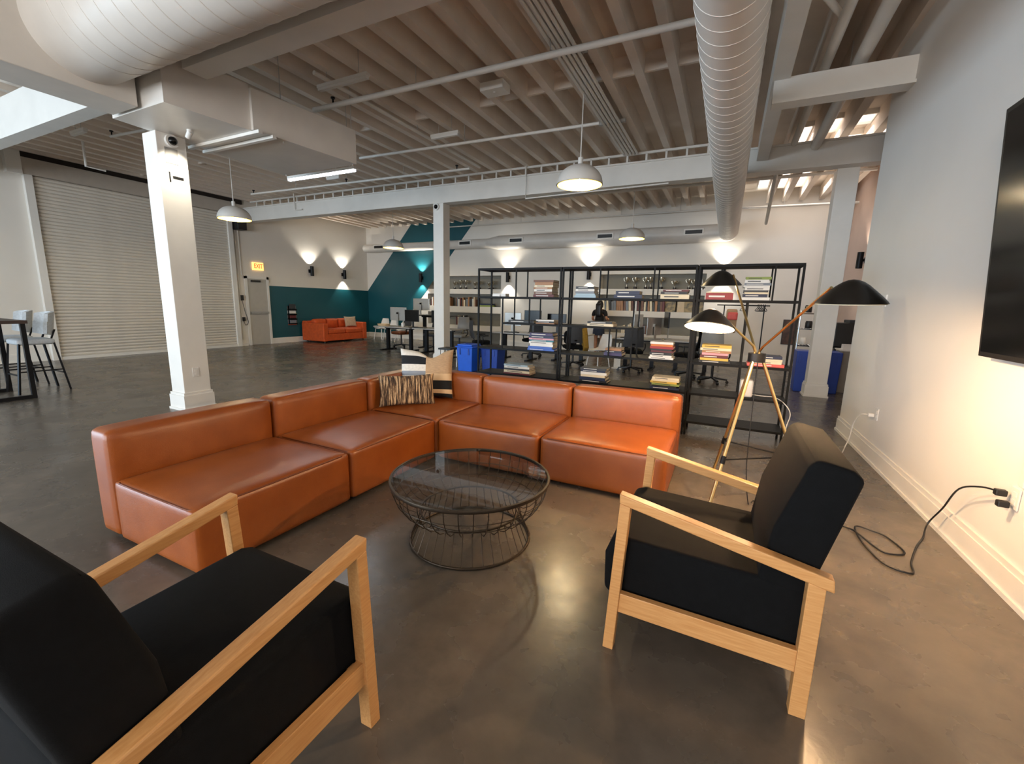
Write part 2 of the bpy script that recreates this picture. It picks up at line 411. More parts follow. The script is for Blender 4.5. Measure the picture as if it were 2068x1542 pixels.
# baseboards
def bboard(name, segs, mt='white_paint', label='', fn=None):
    m = MB()
    for (ax, ay, bx, by) in segs:
        d = Vector((bx-ax, by-ay, 0)).normalized(); nrm = Vector((-d.y, d.x, 0))
        for t0, t1, z0, z1 in ((0, .022, .0, .15), (0, .014, .15, .185), (0, .034, 0, .028)):
            P = [Vector((ax, ay, 0)), Vector((bx, by, 0)), Vector((bx, by, 0))+nrm*t1, Vector((ax, ay, 0))+nrm*t1]
            vs = [p+Vector((0, 0, z0)) for p in P]+[p+Vector((0, 0, z1)) for p in P]
            m.add(vs, [(0,3,2,1),(4,5,6,7),(0,1,5,4),(1,2,6,5),(2,3,7,6),(3,0,4,7)])
    o = m.build(name, mt); struct(o, label, 'baseboard'); return o
bboard('baseboard_right', [(wx(-8.4), -8.4, wx(6.72), 6.72)], label='tall white moulded baseboard along the partition wall')
bboard('baseboard_left', [(XL, YF, XL, 9.6), (XL, 4.15, XL, -8.4)], label='white baseboard along the side wall')
bboard('baseboard_far', [(2.6, YF, -.63, YF), (-3.78, YF, -7.37, YF), (-10.6, YF, XL, YF)], label='white baseboard along the far wall')
# roller shutter
d1 = thing('door_1', 'large closed grey-white roller shutter in the side wall', 'door', (XL, 0, 0), kind='structure')
ns = 52; ph = 3.90/ns
prof = [(.035, 0), (.05, ph*.15), (.062, ph*.5), (.05, ph*.85), (.035, ph*.97)]
m = MB(); m.prism([(0.01, 0)]+prof+[(0.01, ph*.97)], lambda u, v, t: (u, 4.32 if t == 0 else 8.40, v))
sl = m.build('slat', 'shutter', d1); sl.location = (0, 0, .07)
for k in range(1, ns): copy_part(sl, d1, (0, 0, .07+k*ph))
MB().box(.01, .09, 4.32, 8.40, 0.0, .07).build('bottom_bar', 'white_paint', d1)
for a, b in ((4.2, 4.33), (8.39, 8.52)): MB().box(0, .11, a, b, 0, 4.0).build('guide_rail', 'white_paint', d1)
MB().box(.0, .14, 4.15, 8.60, 3.97, 4.30).build('shutter_hood', 'header', d1)
MB().box(.02, .32, 8.56, 8.84, 3.52, 3.84).build('shutter_motor', 'black_plastic', d1, bevel=.02)
o = MB().box(XL, XL+.06, 4.1, 8.9, 4.30, 4.48).build('trim_1', 'dark_gap'); struct(o, 'dark gap strip above the shutter hood', 'trim')
m = MB().box(XL, XL+.16, 3.95, 4.18, 3.95, 4.6); o = m.build('trim_2', 'white_paint'); struct(o, 'white boxed end piece above the shutter rail', 'trim')
m = MB()
for y in (8.56, 8.62, 8.72): m.cyl((XL+.03, y, .2 if y < 8.7 else 2.2), (XL+.03, y, 3.9), .014, n=8)
m.box(XL, XL+.06, 8.53, 8.75, 0, .06)
o = m.build('trim_3', 'white_paint'); struct(o, 'thin white conduits running up beside the shutter', 'trim')
# exit door
d2 = thing('door_2', 'pale grey exit door with push bar beside the teal wall', 'door', (XL, 0, 0), kind='structure')
MB().box(0, .05, 8.80, 8.88, 0, 2.18).box(0, .05, 9.53, 9.60, 0, 2.18).box(0, .05, 8.80, 9.60, 2.10, 2.18).build('door_frame', 'white_paint', d2)
MB().box(.0, .03, 8.88, 9.53, .01, 2.10).build('door_leaf', 'door_paint', d2)
MB().box(.03, .09, 8.92, 9.50, 1.0, 1.07).build('push_bar', 'silver', d2)
MB().box(.03, .08, 9.0, 9.3, 2.0, 2.06).build('door_closer', 'black_plastic', d2)
# columns
def column(x0, x1, y0, y1, z1, label, sh=.025):
    t = thing('column', label, 'column', ((x0+x1)/2, (y0+y1)/2, 0), kind='structure')
    a, b = (x1-x0)/2, (y1-y0)/2
    MB().box(-a, a, -b, b, 0, z1).build('shaft', 'white_paint', t, bevel=.006)
    MB().box(-a-sh, a+sh, -b-sh, b+sh, 0, .20).box(-a-sh*.6, a+sh*.6, -b-sh*.6, b+sh*.6, .2, .235).box(-a-sh*1.5, a+sh*1.5, -b-sh*1.5, b+sh*1.5, 0, .03).build('plinth', 'white_paint', t)
    return t
colL = column(-6.64, -6.345, 3.15, 3.48, 3.45, 'square white column under the boxed duct with a bright spot')
column(-6.53, -6.24, 8.93, 9.2, 3.8, 'square white column under the long beam beside the far desks')
column(1.40, 1.70, 9.14, 9.42, 3.8, 'square white column beside the partition corner and blue bins')
# long beam with the spaced rail on top
bt = thing('beam', 'long pale steel beam with a strutted rail on top', 'beam', (0, 9.05, 0), kind='structure')
MB().box(XL, 2.6, -.1, .1, 3.82, 4.20).box(XL, 2.6, -.13, .13, 3.80, 3.83).box(XL, 2.6, -.13, .13, 4.18, 4.21).build('girder', 'beam_paint', bt)
MB().box(XL+.4, .1, -.12, -.08, 4.33, 4.37).build('top_rail', 'beam_paint', bt)
sm = MB().box(-.018, .018, -.12, -.085, 4.2, 4.34).build('strut', 'beam_paint', bt); sm.location = (-13.0, 0, 0)
for k in range(1, 37): copy_part(sm, bt, (-13.0+.355*k, 0, 0))
# near beam over the left column
bt = thing('beam', 'pale painted beam above the left column, running past the boxed duct', 'beam', (-6.6, 3.03, 0), kind='structure')
MB().box(-7.1, -.05, -.1, .1, 3.77, 4.30).build('girder', 'beam_paint', bt)
MB().box(1.4, 6.15, -.14, .1, 3.77, 4.30).build('girder', 'beam_paint', bt)
# right-hand framing: long purlin and the cross beam
bt = thing('beam', 'pale steel purlin running away beside the big round duct', 'beam', (.285, 0, 0), kind='structure')
MB().box(-.085, .085, -8.4, 8.9, 3.98, 4.36).build('girder', 'beam_paint', bt)
bt = thing('beam', 'short pale cross beam running into the partition wall', 'beam', (.9, 6.05, 0), kind='structure')
MB().box(-.68, .62, -.06, .06, 3.76, 4.0).box(-.68, .62, -.1, .1, 3.735, 3.765).build('girder', 'beam_paint', bt)

# roof lights
def rooflight(x0, x1, y0, y1, lab):
    t = thing('rooflight', lab, 'skylight', ((x0+x1)/2, (y0+y1)/2, 4.6), group='roof lights beyond the beam', kind='structure')
    a, b = (x1-x0)/2, (y1-y0)/2
    MB().box(-a, a, -b, b, .02, .05).build('pane', 'sky_pane', t)
    MB().box(-a-.03, -a, -b, b, -.02, .06).box(a, a+.03, -b, b, -.02, .06).box(-a-.03, a+.03, -b-.03, -b, -.02, .06).box(-a-.03, a+.03, b, b+.03, -.02, .06).build('frame', 'white_paint', t)
for x0, x1, y0, y1, lab in ((.82, 1.0, 9.4, 10.4, 'narrow bright roof light seen above the beam beside the purlin'), (1.2, 1.4, 9.2, 9.8, 'small bright roof light seen above the dark beam'),
        (1.55, 1.82, 9.2, 9.6, 'bright roof light panel close to the partition wall'), (1.55, 1.85, 10.1, 10.5, 'bright roof light strip just above the dark beam'), (1.97, 2.25, 9.5, 10.3, 'bright roof light beside the pinkish wall'),
        (.82, 1.0, 12.2, 13.6, 'bright far roof light left of the right column'), (1.17, 1.4, 12.2, 13.6, 'bright far roof light partly behind the right column'), (1.97, 2.25, 12.2, 13.4, 'bright far roof light right of the right column'),
        (.4, .62, 12.4, 13.6, 'bright far roof light beside the end of the big duct')):
    rooflight(x0, x1, y0, y1, lab)

# ================================================================== DUCTS AND PIPES
# big round duct towards the far wall
t = thing('round_duct', 'big white spiral duct running to the far wall', 'duct', (-.171, 0, 3.55))
m = MB(); m.cyl((0, .6, 0), (0, 13.6, 0), .238, n=40); m.build('duct_body', 'duct_paint', t, smooth=40)
m = MB()
for k in range(72):
    y = .9+.175*k
    m.tube([(.238*math.cos(a), y+.0*a, .238*math.sin(a)) for a in [2*PI*i/32 for i in range(32)]], .0032, 5, 0, True)
m.build('spiral_seam', 'duct_paint', t, smooth=60)
# far duct along the wall
t = thing('wall_duct', 'white round duct running along the far wall with grilles', 'duct', (0, 13.78, 3.57))
m = MB()
def xr(r): return r
m.cyl((-13.45, 0, 0), (-7.75, 0, 0), .155, n=28); m.cyl((-7.75, 0, 0), (-7.3, 0, 0), .155, .235, n=28); m.cyl((-7.3, 0, 0), (-.2, 0, 0), .235, n=28)
m.build('duct_body', 'duct_paint', t, smooth=40)
for x, r in ((-12.6, .155), (-8.6, .155), (-6.55, .235), (-3.55, .235), (-1.05, .235)):
    g = MB().box(x-.26, x+.26, -r-.02, -r+.09, -.085+.02, .085+.02).build('grille_frame', 'white_paint', t)
    q = MB()
    q.box(x-.22, x+.22, -r-.023, -r-.018, -.05+.02, .05+.02)
    q.build('grille_slot', 'black_plastic', g)
# huge near duct out of the plenum
t = thing('spiral_duct', 'huge ribbed round duct at the upper corner', 'duct', (-5.78, 2.35, 3.965))
m = MB(); m.cyl((0, 0, 0), (4.9, 0, 0), .43, n=56); m.build('duct_body', 'duct_paint', t, smooth=40)
m = MB()
for k in range(21):
    x = .5+.21*k
    m.tube([(x, .43*math.cos(a), .43*math.sin(a)) for a in [2*PI*i/44 for i in range(44)]], .0045, 5, 0, True)
m.build('spiral_seam', 'duct_paint', t, smooth=60)
t = thing('plenum_box', 'boxed sheet metal plenum that the huge duct leaves', 'duct', (-6.04, .9, 3.45))
MB().box(-.26, .26, -2.6, 1.84, 0, .93).build('sheet_box', 'duct_paint', t, bevel=.01)
# rectangular duct
t = thing('rectangular_duct', 'boxed white duct resting over the left column', 'duct', (-5.85, 2.68, 3.45))
def taper(y0, y1, a0, b0, a1, b1, z0, z1):
    return MB().add([(a0,y0,z0),(b0,y0,z0),(b1,y1,z0),(a1,y1,z0),(a0,y0,z1),(b0,y0,z1),(b1,y1,z1),(a1,y1,z1)], [(0,3,2,1),(4,5,6,7),(0,1,5,4),(1,2,6,5),(2,3,7,6),(3,0,4,7)])
taper(.1, .95, -.57, .47, -.64, .58, 0, .5).build('duct_section', 'duct_paint', t)
taper(.95, 2.40, -.68, .62, -.76, .78, .005, .46).build('duct_section', 'duct_paint', t)
for y in (.98, 1.16): MB().box(-.74, .70, y-.025, y+.025, -.035, .0).build('flange', 'white_paint', t)
for x, y in ((.60, 1.35), (.74, 2.36), (-.7, 2.36)): MB().cyl((x, y, -.02), (x, y, 1.2), .005, n=6).build('hanger_rod', 'galv', t)
MB().box(-.64, -.36, 2.05, 2.4, .46, .5).build('duct_cap', 'duct_paint', t)
# sprinkler and service pipes
def pipe(name, pts, r, label, mt='white_paint', heads=()):
    t = thing(name, label, 'pipe', pts[0])
    o0 = Vector(pts[0]); MB().tube([Vector(p)-o0 for p in pts], r, 10).build('pipe_run', mt, t, smooth=40)
    for h in heads:
        p = Vector(h)-o0
        MB().cyl(p, p+Vector((0, 0, .07)), .012, n=6).cyl(p+Vector((0, 0, .07)), p+Vector((0, 0, .09)), .03, n=8).build('sprinkler_head', 'black_metal', t)
    P = [Vector(p)-o0 for p in pts]
    L = (P[-1]-P[0]).length; k = max(2, int(L/1.6))
    for i in range(1, k):
        q = P[0].lerp(P[-1], i/k)
        if len(P) == 2: MB().cyl(q, (q.x, q.y, 4.6-o0.z), .006, n=5).build('hanger_rod', 'galv', t)
pipe('sprinkler_pipe', [(-5.62, 4.85, 4.18), (-.2, 4.92, 4.18)], .034, 'thick white sprinkler pipe crossing nearest under the joists', heads=[(-5.25, 4.86, 4.2)])
pipe('sprinkler_pipe', [(-6.65, 6.75, 4.2), (-2.0, 6.92, 4.2)], .024, 'white pipe crossing the ceiling behind the big pendant', heads=[])
pipe('sprinkler_pipe', [(-11.6, 7.85, 4.2), (-5.0, 8.1, 4.2)], .024, 'white sprinkler pipe running in front of the long beam', heads=[(-11.5, 7.85, 4.2), (-8.3, 7.97, 4.2), (-5.3, 8.08, 4.2)])
pipe('service_pipe', [(-4.95, 4.3, 4.3), (-4.95, 8.4, 4.3)], .028, 'white pipe running away along the joists towards the beam')
pipe('service_pipe', [(-5.6, 9.4, 3.92), (2.2, 9.4, 3.92)], .03, 'white pipe just behind and below the long beam')
pipe('service_pipe', [(-9.9, 13.9, 4.22), (.2, 13.85, 4.22)], .02, 'thin white pipe along the top of the far wall')
pipe('service_pipe', [(-9.5, 11.4, 4.33), (2.4, 11.4, 4.3)], .035, 'white pipe crossing the far ceiling halfway to the wall')
pipe('service_pipe', [(-.5, 13.3, 4.1), (2.55, 13.3, 4.05)], .03, 'bright white pipe crossing behind the right column')
pipe('service_pipe', [(.72, 3.2, 4.2), (.72, 8.9, 4.2)], .05, 'pale pipe running above the cross beam near the partition')
pipe('service_pipe', [(1.0, 2.6, 4.15), (1.02, 8.9, 4.12)], .07, 'thick pale pipe above the cross beam, coupled at one end')
pipe('service_pipe', [(.55, 9.1, 4.1), (.62, 12.2, 3.5)], .035, 'slanting dark pipe dropping behind the beam at the right', mt='galv')
pipe('service_pipe', [(.2, 4.6, 4.3), (.75, 5.6, 4.25)], .03, 'short slanting brace pipe beside the purlin')
pipe('drop_pipe', [(-11.5, 4.45, 4.6), (-11.5, 4.45, 3.95), (-11.5, 4.75, 3.95)], .022, 'white drop pipe with an elbow in front of the shutter')
pipe('drop_pipe', [(-11.3, 8.9, 4.42), (-11.3, 8.9, 3.98), (-11.0, 8.9, 3.98)], .016, 'thin white drop pipe in front of the long beam end')
pipe('drop_pipe', [(-4.1, 8.9, 4.38), (-4.1, 8.9, 3.72), (-1.2, 8.9, 3.76)], .014, 'thin conduit looping down the beam face beside the column')
pipe('drop_pipe', [(-10.2, 4.35, 4.28), (-7.2, 4.6, 4.28)], .022, 'white sprinkler branch left of the square column', heads=[(-10.15, 4.35, 4.28)])
# conduit bundle
t = thing('conduit_bundle', 'bundle of five white conduits running along the ceiling', 'conduit', (-1.92, 0, 4.33))
cm = MB().cyl((0, -8.3, 0), (0, 8.85, 0), .02, n=8).build('conduit', 'white_paint', t, smooth=50); cm.location = (-.12, 0, 0)
for k in range(1, 5): copy_part(cm, t, (-.12+.06*k, 0, 0))
for y in (5.3, 7.4): MB().box(-.22, .2, y-.03, y+.03, .02, .06).build('strap', 'galv', t)
# light bars
def lightbar(x, y, z, L, mt, label, power=0, ytop=4.62):
    t = thing('light_bar', label, 'light fixture', (x, y, z), group='ceiling light bars')
    MB().box(-L/2, L/2, -.03, .03, .03, .07).build('housing', 'white_paint', t)
    MB().box(-L/2+.01, L/2-.01, -.025, .025, .0, .03).build('diffuser', mt, t)
    MB().cyl((-L/2+.15, 0, .07), (-L/2+.15, 0, ytop-z), .004, n=5).cyl((L/2-.15, 0, .07), (L/2-.15, 0, ytop-z), .004, n=5).build('hanger_wire', 'galv', t)
    if power:
        d = bpy.data.lights.new('light_bar_glow', 'AREA'); d.shape = 'RECTANGLE'; d.size = L; d.size_y = .05; d.energy = power; d.color = (.92, .96, 1)
        o = bpy.data.objects.new('light_bar_glow', d); COL.objects.link(o); o.parent = t; o.location = (0, 0, -.01)
lightbar(-4.68, 4.5, 4.19, .86, 'led_off', 'unlit white light bar nearest the thick sprinkler pipe')
lightbar(-4.5, 6.5, 4.2, .55, 'led_off', 'small white light bar between the two ceiling pipes')
lightbar(-6.25, 5.45, 3.5, 1.55, 'led', 'bright lit light bar below the boxed duct end', 8)
lightbar(-10.3, 3.95, 4.2, .5, 'led_off', 'small white light bar left of the square column')
lightbar(-8.2, 7.5, 4.15, .4, 'led_off', 'short white light bar near the shutter pendant')
o = MB().box(-.17, .17, -.11, .11, 0, .1).cyl((0, -.02, -.012), (0, -.02, 0), .018, n=10).build('detector_box', 'white_paint'); o.location = (-3.08, 5.62, 4.28)
tag(o, 'small white detector box under the joists', 'detector')

# ================================================================== LAMPS
def pendant(x, y, zr, R, label, power):
    t = thing('pendant_lamp', label, 'pendant lamp', (x, y, zr), group='white dome pendants')
    pr = [(R, 0)]
    for i in range(1, 13):
        a = PI/2*i/12; pr.append((R*math.cos(a)**.9 if i < 12 else .03, R*.82*math.sin(a)))
    MB().lathe(pr, 48, cap=False).build('shade', 'pend_white', t, smooth=50)
    MB().lathe([((r-.012) if r > .04 else .02, z-.004) for r, z in pr], 48, cap=False).build('shade_lining', 'pend_gold', t, smooth=50)
    MB().cyl((0, 0, R*.8), (0, 0, R*.8+.1), .035, n=14).build('socket_cap', 'pend_white', t, smooth=40)
    MB().cyl((0, 0, R*.8+.1), (0, 0, 4.5-zr), .009, n=8).build('stem', 'pend_white', t)
    MB().cyl((0, 0, 4.42-zr), (0, 0, 4.5-zr), .07, n=18).build('canopy', 'pend_white', t, smooth=40)
    MB().lathe([(.001, -.05), (.035, -.03), (.05, 0), (.035, .03), (.02, .05)], 16, (0, 0, R*.38)).build('bulb', 'bulb_soft', t, smooth=60)
    point('pendant_light', (0, 0, R*.15), power, (1, .87, .62), .05, t)
pendant(-2.03, 6.2, 3.16, .32, 'white dome pendant hanging in front of the long beam, largest in view', 18)
pendant(-9.55, 6.05, 3.13, .32, 'white dome pendant hanging in front of the roller shutter', 18)
pendant(-9.75, 11.2, 3.17, .32, 'white dome pendant in front of the teal stripe', 18)
pendant(-2.32, 11.45, 3.17, .32, 'white dome pendant in front of the wall duct above the bookcases', 18)
def sconce(loc, n, label, pw_up=14, pw_dn=13, col=(1, .93, .8)):
    # n = unit normal out of the wall; loc = wall point
    t = thing('wall_sconce', label, 'wall lamp', loc, math.atan2(n[1], n[0]), group='black up-and-down wall lamps')
    MB().box(0, .05, -.05, .05, -.06, .06).box(.05, .07, -.025, .025, -.03, .03).build('bracket', 'black_metal', t)
    m = MB(); pr = [(.05, -.17), (.06, -.17), (.06, .17), (.05, .17)]
    m.lathe(pr, 24, (.13, 0, 0), close=True); m.build('tube_body', 'black_metal', t, smooth=40)
    MB().cyl((.13, 0, -.03), (.13, 0, .03), .05, n=20).build('lamp_core', 'black_metal', t)
    if pw_up: spot('sconce_up', (.13, 0, .165), (-.05, 0, 1), pw_up, col, 105, .6, .03, t)
    if pw_dn: spot('sconce_down', (.13, 0, -.165), (-.05, 0, -1), pw_dn, col, 95, .6, .03, t)
sconce((XL, 11.25, 2.5), (1, 0), 'black wall lamp on the side wall nearer the exit door', 18, 0)
sconce((XL, 12.75, 2.48), (1, 0), 'black wall lamp on the side wall above the orange sofa', 18, 15)
sconce((-10.85, YF, 2.42), (0, -1), 'black wall lamp on the teal diagonal stripe', 36, 26)
sconce((-7.05, YF, 2.42), (0, -1), 'black wall lamp above the first bookcase on the far wall', 18, 18)
sconce((-4.12, YF, 2.5), (0, -1), 'black wall lamp above the standing woman', 18, 18)
sconce((-.2, YF, 2.5), (0, -1), 'black wall lamp behind the floor lamp on the far wall', 18, 18)
sconce((2.6, 12.0, 2.6), (-1, 0), 'black wall lamp on the pinkish wall beyond the column', 14, 14, (1, .82, .66))
# exit sign
t = thing('exit_sign', 'lit exit sign above the exit door', 'exit sign', (XL, 9.28, 2.5))
MB().box(0, .05, -.18, .18, -.12, .12).build('sign_box', 'exit_face', t, bevel=.006)
fc = bpy.data.curves.new('lettering', 'FONT'); fc.body = 'EXIT'; fc.size = .2; fc.align_x = 'CENTER'; fc.align_y = 'CENTER'; fc.extrude = .003
fc.materials.append(MATS['exit_red']); fo = bpy.data.objects.new('lettering_curve', fc); COL.objects.link(fo)
bpy.context.view_layer.update(); me = bpy.data.meshes.new_from_object(fo.evaluated_get(bpy.context.evaluated_depsgraph_get())); bpy.data.objects.remove(fo)
fo = bpy.data.objects.new('lettering', me); COL.objects.link(fo); fo.parent = t; fo.location = (.054, 0, 0); fo.rotation_euler = (PI/2, 0, PI/2)
fo.scale = (.72, 1, 1)
# column fittings: camera, plaque, mark, outlet, spotlight
cx = -6.345
def dome_camera(loc, n, label):
    t = thing('security_camera', label, 'camera', loc, math.atan2(n[1], n[0]))
    MB().cyl((0, 0, 0), (.04, 0, 0), .075, n=20).build('housing', 'white_plastic', t, smooth=40)
    MB().lathe([(.05, 0), (.045, .02), (.025, .04), (.001, .05)], 18, (.04, 0, 0), M=Matrix.Rotation(PI/2, 3, 'Y')).build('lens_dome', 'screen', t, smooth=60)
dome_camera((cx, 3.31, 3.37), (1, 0), 'round security camera at the top of the left column')
dome_camera((-6.42, 8.93, 3.72), (0, -1), 'small black security camera at the top of the middle column')
o = MB().box(0, .006, -.07, .07, -.09, .09).build('wall_plaque', 'grey_plastic'); o.location = (cx, 3.30, 3.2); tag(o, 'small grey plaque below the column camera', 'sign')
t = thing('number_mark', 'black bar mark painted high on the left column', 'sign', (cx, 3.31, 2.95))
MB().box(0, .003, -.02, .1, -.012, .02).build('bar', 'black_plastic', t); MB().box(0, .003, -.06, -.045, -.06, .06).build('bar', 'black_plastic', t)
def outlet(loc, n, label, name='wall_outlet'):
    t = thing(name, label, 'outlet', loc, math.atan2(n[1], n[0]))
    MB().box(0, .008, -.04, .04, -.06, .06).build('cover_plate', 'white_plastic', t, bevel=.003)
    for z in (-.022, .022): MB().box(.008, .011, -.016, .016, z-.014, z+.014).build('socket', 'white_paint', t)
outlet((cx, 3.31, .5), (1, 0), 'white outlet low on the left column')
t = thing('spotlight', 'small white spotlight under the boxed duct aimed at the column', 'spotlight', (-5.95, 3.32, 3.40))
MB().cyl((0, 0, .05), (0, 0, .02), .03, n=12).cyl((.01, 0, .03), (-.05, 0, -.03), .03, n=14).build('lamp_head', 'white_plastic', t, smooth=40)
spot('spot_light', (-.06, 0, -.04), (-.32, 0, -.42), 16, (1, .9, .72), 75, .8, .03, t)

# ================================================================== FLOOR LAMP
def floor_lamp():
    hx, hy, hz = .235, 3.73, 1.143
    t = thing('tripod_floor_lamp', 'brass tripod floor lamp with three black shades', 'floor lamp', (hx, hy, 0))
    offs = [(-.147, -.28), (-.143, .25), (.31, .05)]
    feet = []
    for ox, oy in offs:
        k = 1.143/.743; f = Vector((ox*k, oy*k, 0)); feet.append(f)
        top = Vector((ox*.12, oy*.12, hz))
        MB().tube([f, top], .012, 10).build('leg', 'brass', t, smooth=40)
        c = f.lerp(top, .35); d = (top-f).normalized()
        MB().cyl(c-d*.03, c+d*.03, .018, n=10).build('collar', 'black_metal', t, smooth=40)
    for i in range(3):
        a = feet[i].lerp(Vector((0, 0, hz)), .35); b = feet[(i+1) % 3].lerp(Vector((0, 0, hz)), .35)
        MB().cyl(a, b, .006, n=8).build('spreader', 'black_metal', t)
    MB().tube(smoothpath([(.01, -.01, hz-.02), (.012, -.02, .8), (.02, -.03, .3), (.06, -.06, .01), (.09, .0, .006)]), .0035, 6).build('cable', 'black_plastic', t, smooth=60)
    MB().cyl((0, 0, hz-.03), (0, 0, hz+.035), .06, n=20).build('hub', 'black_metal', t, smooth=40)
    # arms and shades: (shade centre rel. to lamp, tilt direction, tilt)
    data = [(Vector((-.335, -.42, 1.372)), Vector((-.15, -.62, 0)), .26, Vector((-.13, -.13, 1.44))), (Vector((-.305, .55, 1.70)), Vector((.2, .5, 0)), .06, Vector((-.23, .5, 1.80))), (Vector((.365, -.76, 1.545)), Vector((.1, .3, 0)), .05, Vector((.20, -.72, 1.60)))]
    for i, (c, td, tilt, tip) in enumerate(data):
        axis = Vector((0, 0, 1)).cross(-td.normalized()); M = Matrix.Rotation(tilt, 3, axis)
        hd = (Vector((.75, .45, 0)), Vector((.85, -.3, 0)), Vector((-.85, .35, 0)))[i].normalized(); tip = c + M @ (hd*.095 + Vector((0, 0, .086)))
        root = Vector((tip.x, tip.y, 0)).normalized()*.03
        kn = root + Vector((tip.x*.06, tip.y*.06, hz+.09))
        a = Vector((root.x, root.y, hz+.0))
        MB().tube([a, a+Vector((0, 0, .05)), kn, kn.lerp(tip, .5), tip], .009, 8).build('arm', 'brass', t, smooth=40)
        axis = Vector((0, 0, 1)).cross(-td.normalized()); M = Matrix.Rotation(tilt, 3, axis)
        R = .165
        hh = .128; prf = [(R, 0), (R*.95, .1*hh), (R*.82, .28*hh), (R*.63, .52*hh), (R*.45, .74*hh), (R*.29, .89*hh), (R*.14, .975*hh), (.001, hh)]
        sh = MB().lathe(prf, 48, c, M=M, cap=False).build('shade', 'shade_black', t, smooth=60)
        MB().lathe([(max(r-.006, .001), z-.005) for r, z in prf], 48, c, M=M, cap=False).build('shade_lining', 'shade_inner', sh, smooth=60)
        cc = c + M @ Vector((0, 0, .06))
        MB().lathe([(.001, -.03), (.02, -.024), (.03, 0), (.02, .024), (.012, .045)], 14, cc, M=M).build('bulb', 'bulb', sh, smooth=60)
        point('lamp_bulb_light', c + M @ Vector((0, 0, .012)), (14.5, 8.5, 26)[i], (1, .66, .37), .03, t)
    return t
floor_lamp()

# ================================================================== SECTIONAL SOFA
def sofa_module(label, x0, x1, y0, y1, backs):
    # outer plan box; backs: list of sides carrying a backrest
    t = thing('sofa_module', label, 'sofa', ((x0+x1)/2, (y0+y1)/2, 0), group='rust leather sectional sofa')
    a, b = (x1-x0)/2, (y1-y0)/2; g = .006; bt = .215
    sx0, sx1, sy0, sy1 = -a+g, a-g, -b+g, b-g
    if 'W' in backs: sx0 += bt
    if 'N' in backs: sy1 -= bt
    se = MB().soft(sx0, sx1, sy0, sy1, .03, .40, .026, (.004, .004, .026), 14).build('seat', 'leather', t, smooth=80)
    z = .393; pts = []
    e = .007
    P = [(sx0+e, sy0+e, z), (sx1-e, sy0+e, z), (sx1-e, sy1-e, z), (sx0+e, sy1-e, z)]
    for i in range(4):
        p, q = Vector(P[i]), Vector(P[(i+1) % 4])
        for k in range(8): pts.append(p.lerp(q, (k+.5)/8))
    MB().tube(pts, .005, 6, 0, True).build('piping', 'leather_dark', se, smooth=60)
    if 'W' in backs:
        MB().soft(-a+g, -a+bt, -b+g, b-g, .03, .70, .036, (.014, .004, .012), 14).build('backrest', 'leather', t, smooth=80)
    if 'N' in backs:
        x00 = -a+g + (bt if 'W' in backs else 0)
        MB().soft(x00, a-g, b-bt, b-g, .03, .70, .036, (.004, .014, .012), 14).build('backrest', 'leather', t, smooth=80)
    m = MB()
    for x in (-a+.08, a-.08):
        for y in (-b+.08, b-.08): m.cyl((x, y, 0), (x, y, .04), .025, n=10)
    m.build('glide_feet', 'black_plastic', t)
    return t
sofa_module('rust leather sofa module at the free end beside the left armchair', -3.43, -2.375, 1.15, 2.215, 'W')
sofa_module('rust leather sofa module between the end module and the corner', -3.43, -2.375, 2.22, 3.265, 'W')
sofa_module('rust leather corner sofa module with the two cushions', -3.43, -2.375, 3.27, 4.33, 'WN')
sofa_module('rust leather sofa module right of the corner, behind the coffee table', -2.37, -1.325, 3.27, 4.33, 'N')
sofa_module('rust leather end sofa module beside the floor lamp', -1.32, -.285, 3.27, 4.33, 'N')
# cushions
def cushion(name, w_, h_, th, mats, fm, label, loc, rz, lean, corner=.0):
    n = 22; vs = []; fs = []; mi = []
    for sgn in (1, -1):
        o = len(vs)
        for j in range(n+1):
            for i in range(n+1):
                u = -1+2*i/n; v = -1+2*j/n
                p = (max(0, (1-u*u))**.5*max(0, (1-v*v))**.5)**.75
                pin = 1-.07*(1-abs(u))*abs(v)**2*1.0
                x = u*w_/2*(1-.06*(1-v*v)*abs(u)**3); z = v*h_/2*(1-.10*(1-u*u)*abs(v)**3)
                if corner and v > 0: z -= corner*math.exp(-((u-.2)/.35)**2)*v**3
                vs.append((x, -sgn*(th/2*p+.004), z+h_/2))
        for j in range(n):
            for i in range(n):
                q = [o+j*(n+1)+i, o+j*(n+1)+i+1, o+(j+1)*(n+1)+i+1, o+(j+1)*(n+1)+i]
                fs.append(q if sgn > 0 else q[::-1]); mi.append(fm(-1+2*(i+.5)/n, -1+2*(j+.5)/n))
    N1 = (n+1)**2
    edge = [i for i in range(n+1)]+[j*(n+1)+n for j in range(1, n+1)]+[n*(n+1)+i for i in range(n-1, -1, -1)]+[j*(n+1) for j in range(n-1, 0, -1)]
    for k in range(len(edge)):
        a, b = edge[k], edge[(k+1) % len(edge)]; fs.append([a, b, b+N1, a+N1][::-1]); mi.append(0)
    m = MB(); m.v = vs; m.f = fs; m.m = mi
    m.xf(Matrix.Rotation(lean, 4, 'X'))
    o = m.build(name, mats, None, smooth=60); o.location = loc; o.rotation_euler = (0, 0, rz)
    tag(o, label, 'cushion'); return o
mat('patch_white', 'DCD6CB', .9, var=.1, vscale=40); mat('patch_black', '14161A', .9, var=.2); mat('patch_tan', 'B89A78', .9, var=.15, vscale=30, stretch=(1, 1, 6)); mat('patch_cream', 'D9BE98', .9, var=.08)
def patch(u, v):   # 0 white,1 black,2 tan,3 cream
    if u < 0:
        if v > .70: return 0
        if v > .38: return 1
        if v > .12: return 0
        return 4 if v > -.08 else 0
    if v > .0: return 2
    if v > -.26: return 3
    if v > -.6: return 1
    if v > -.82: return 3
    return 1
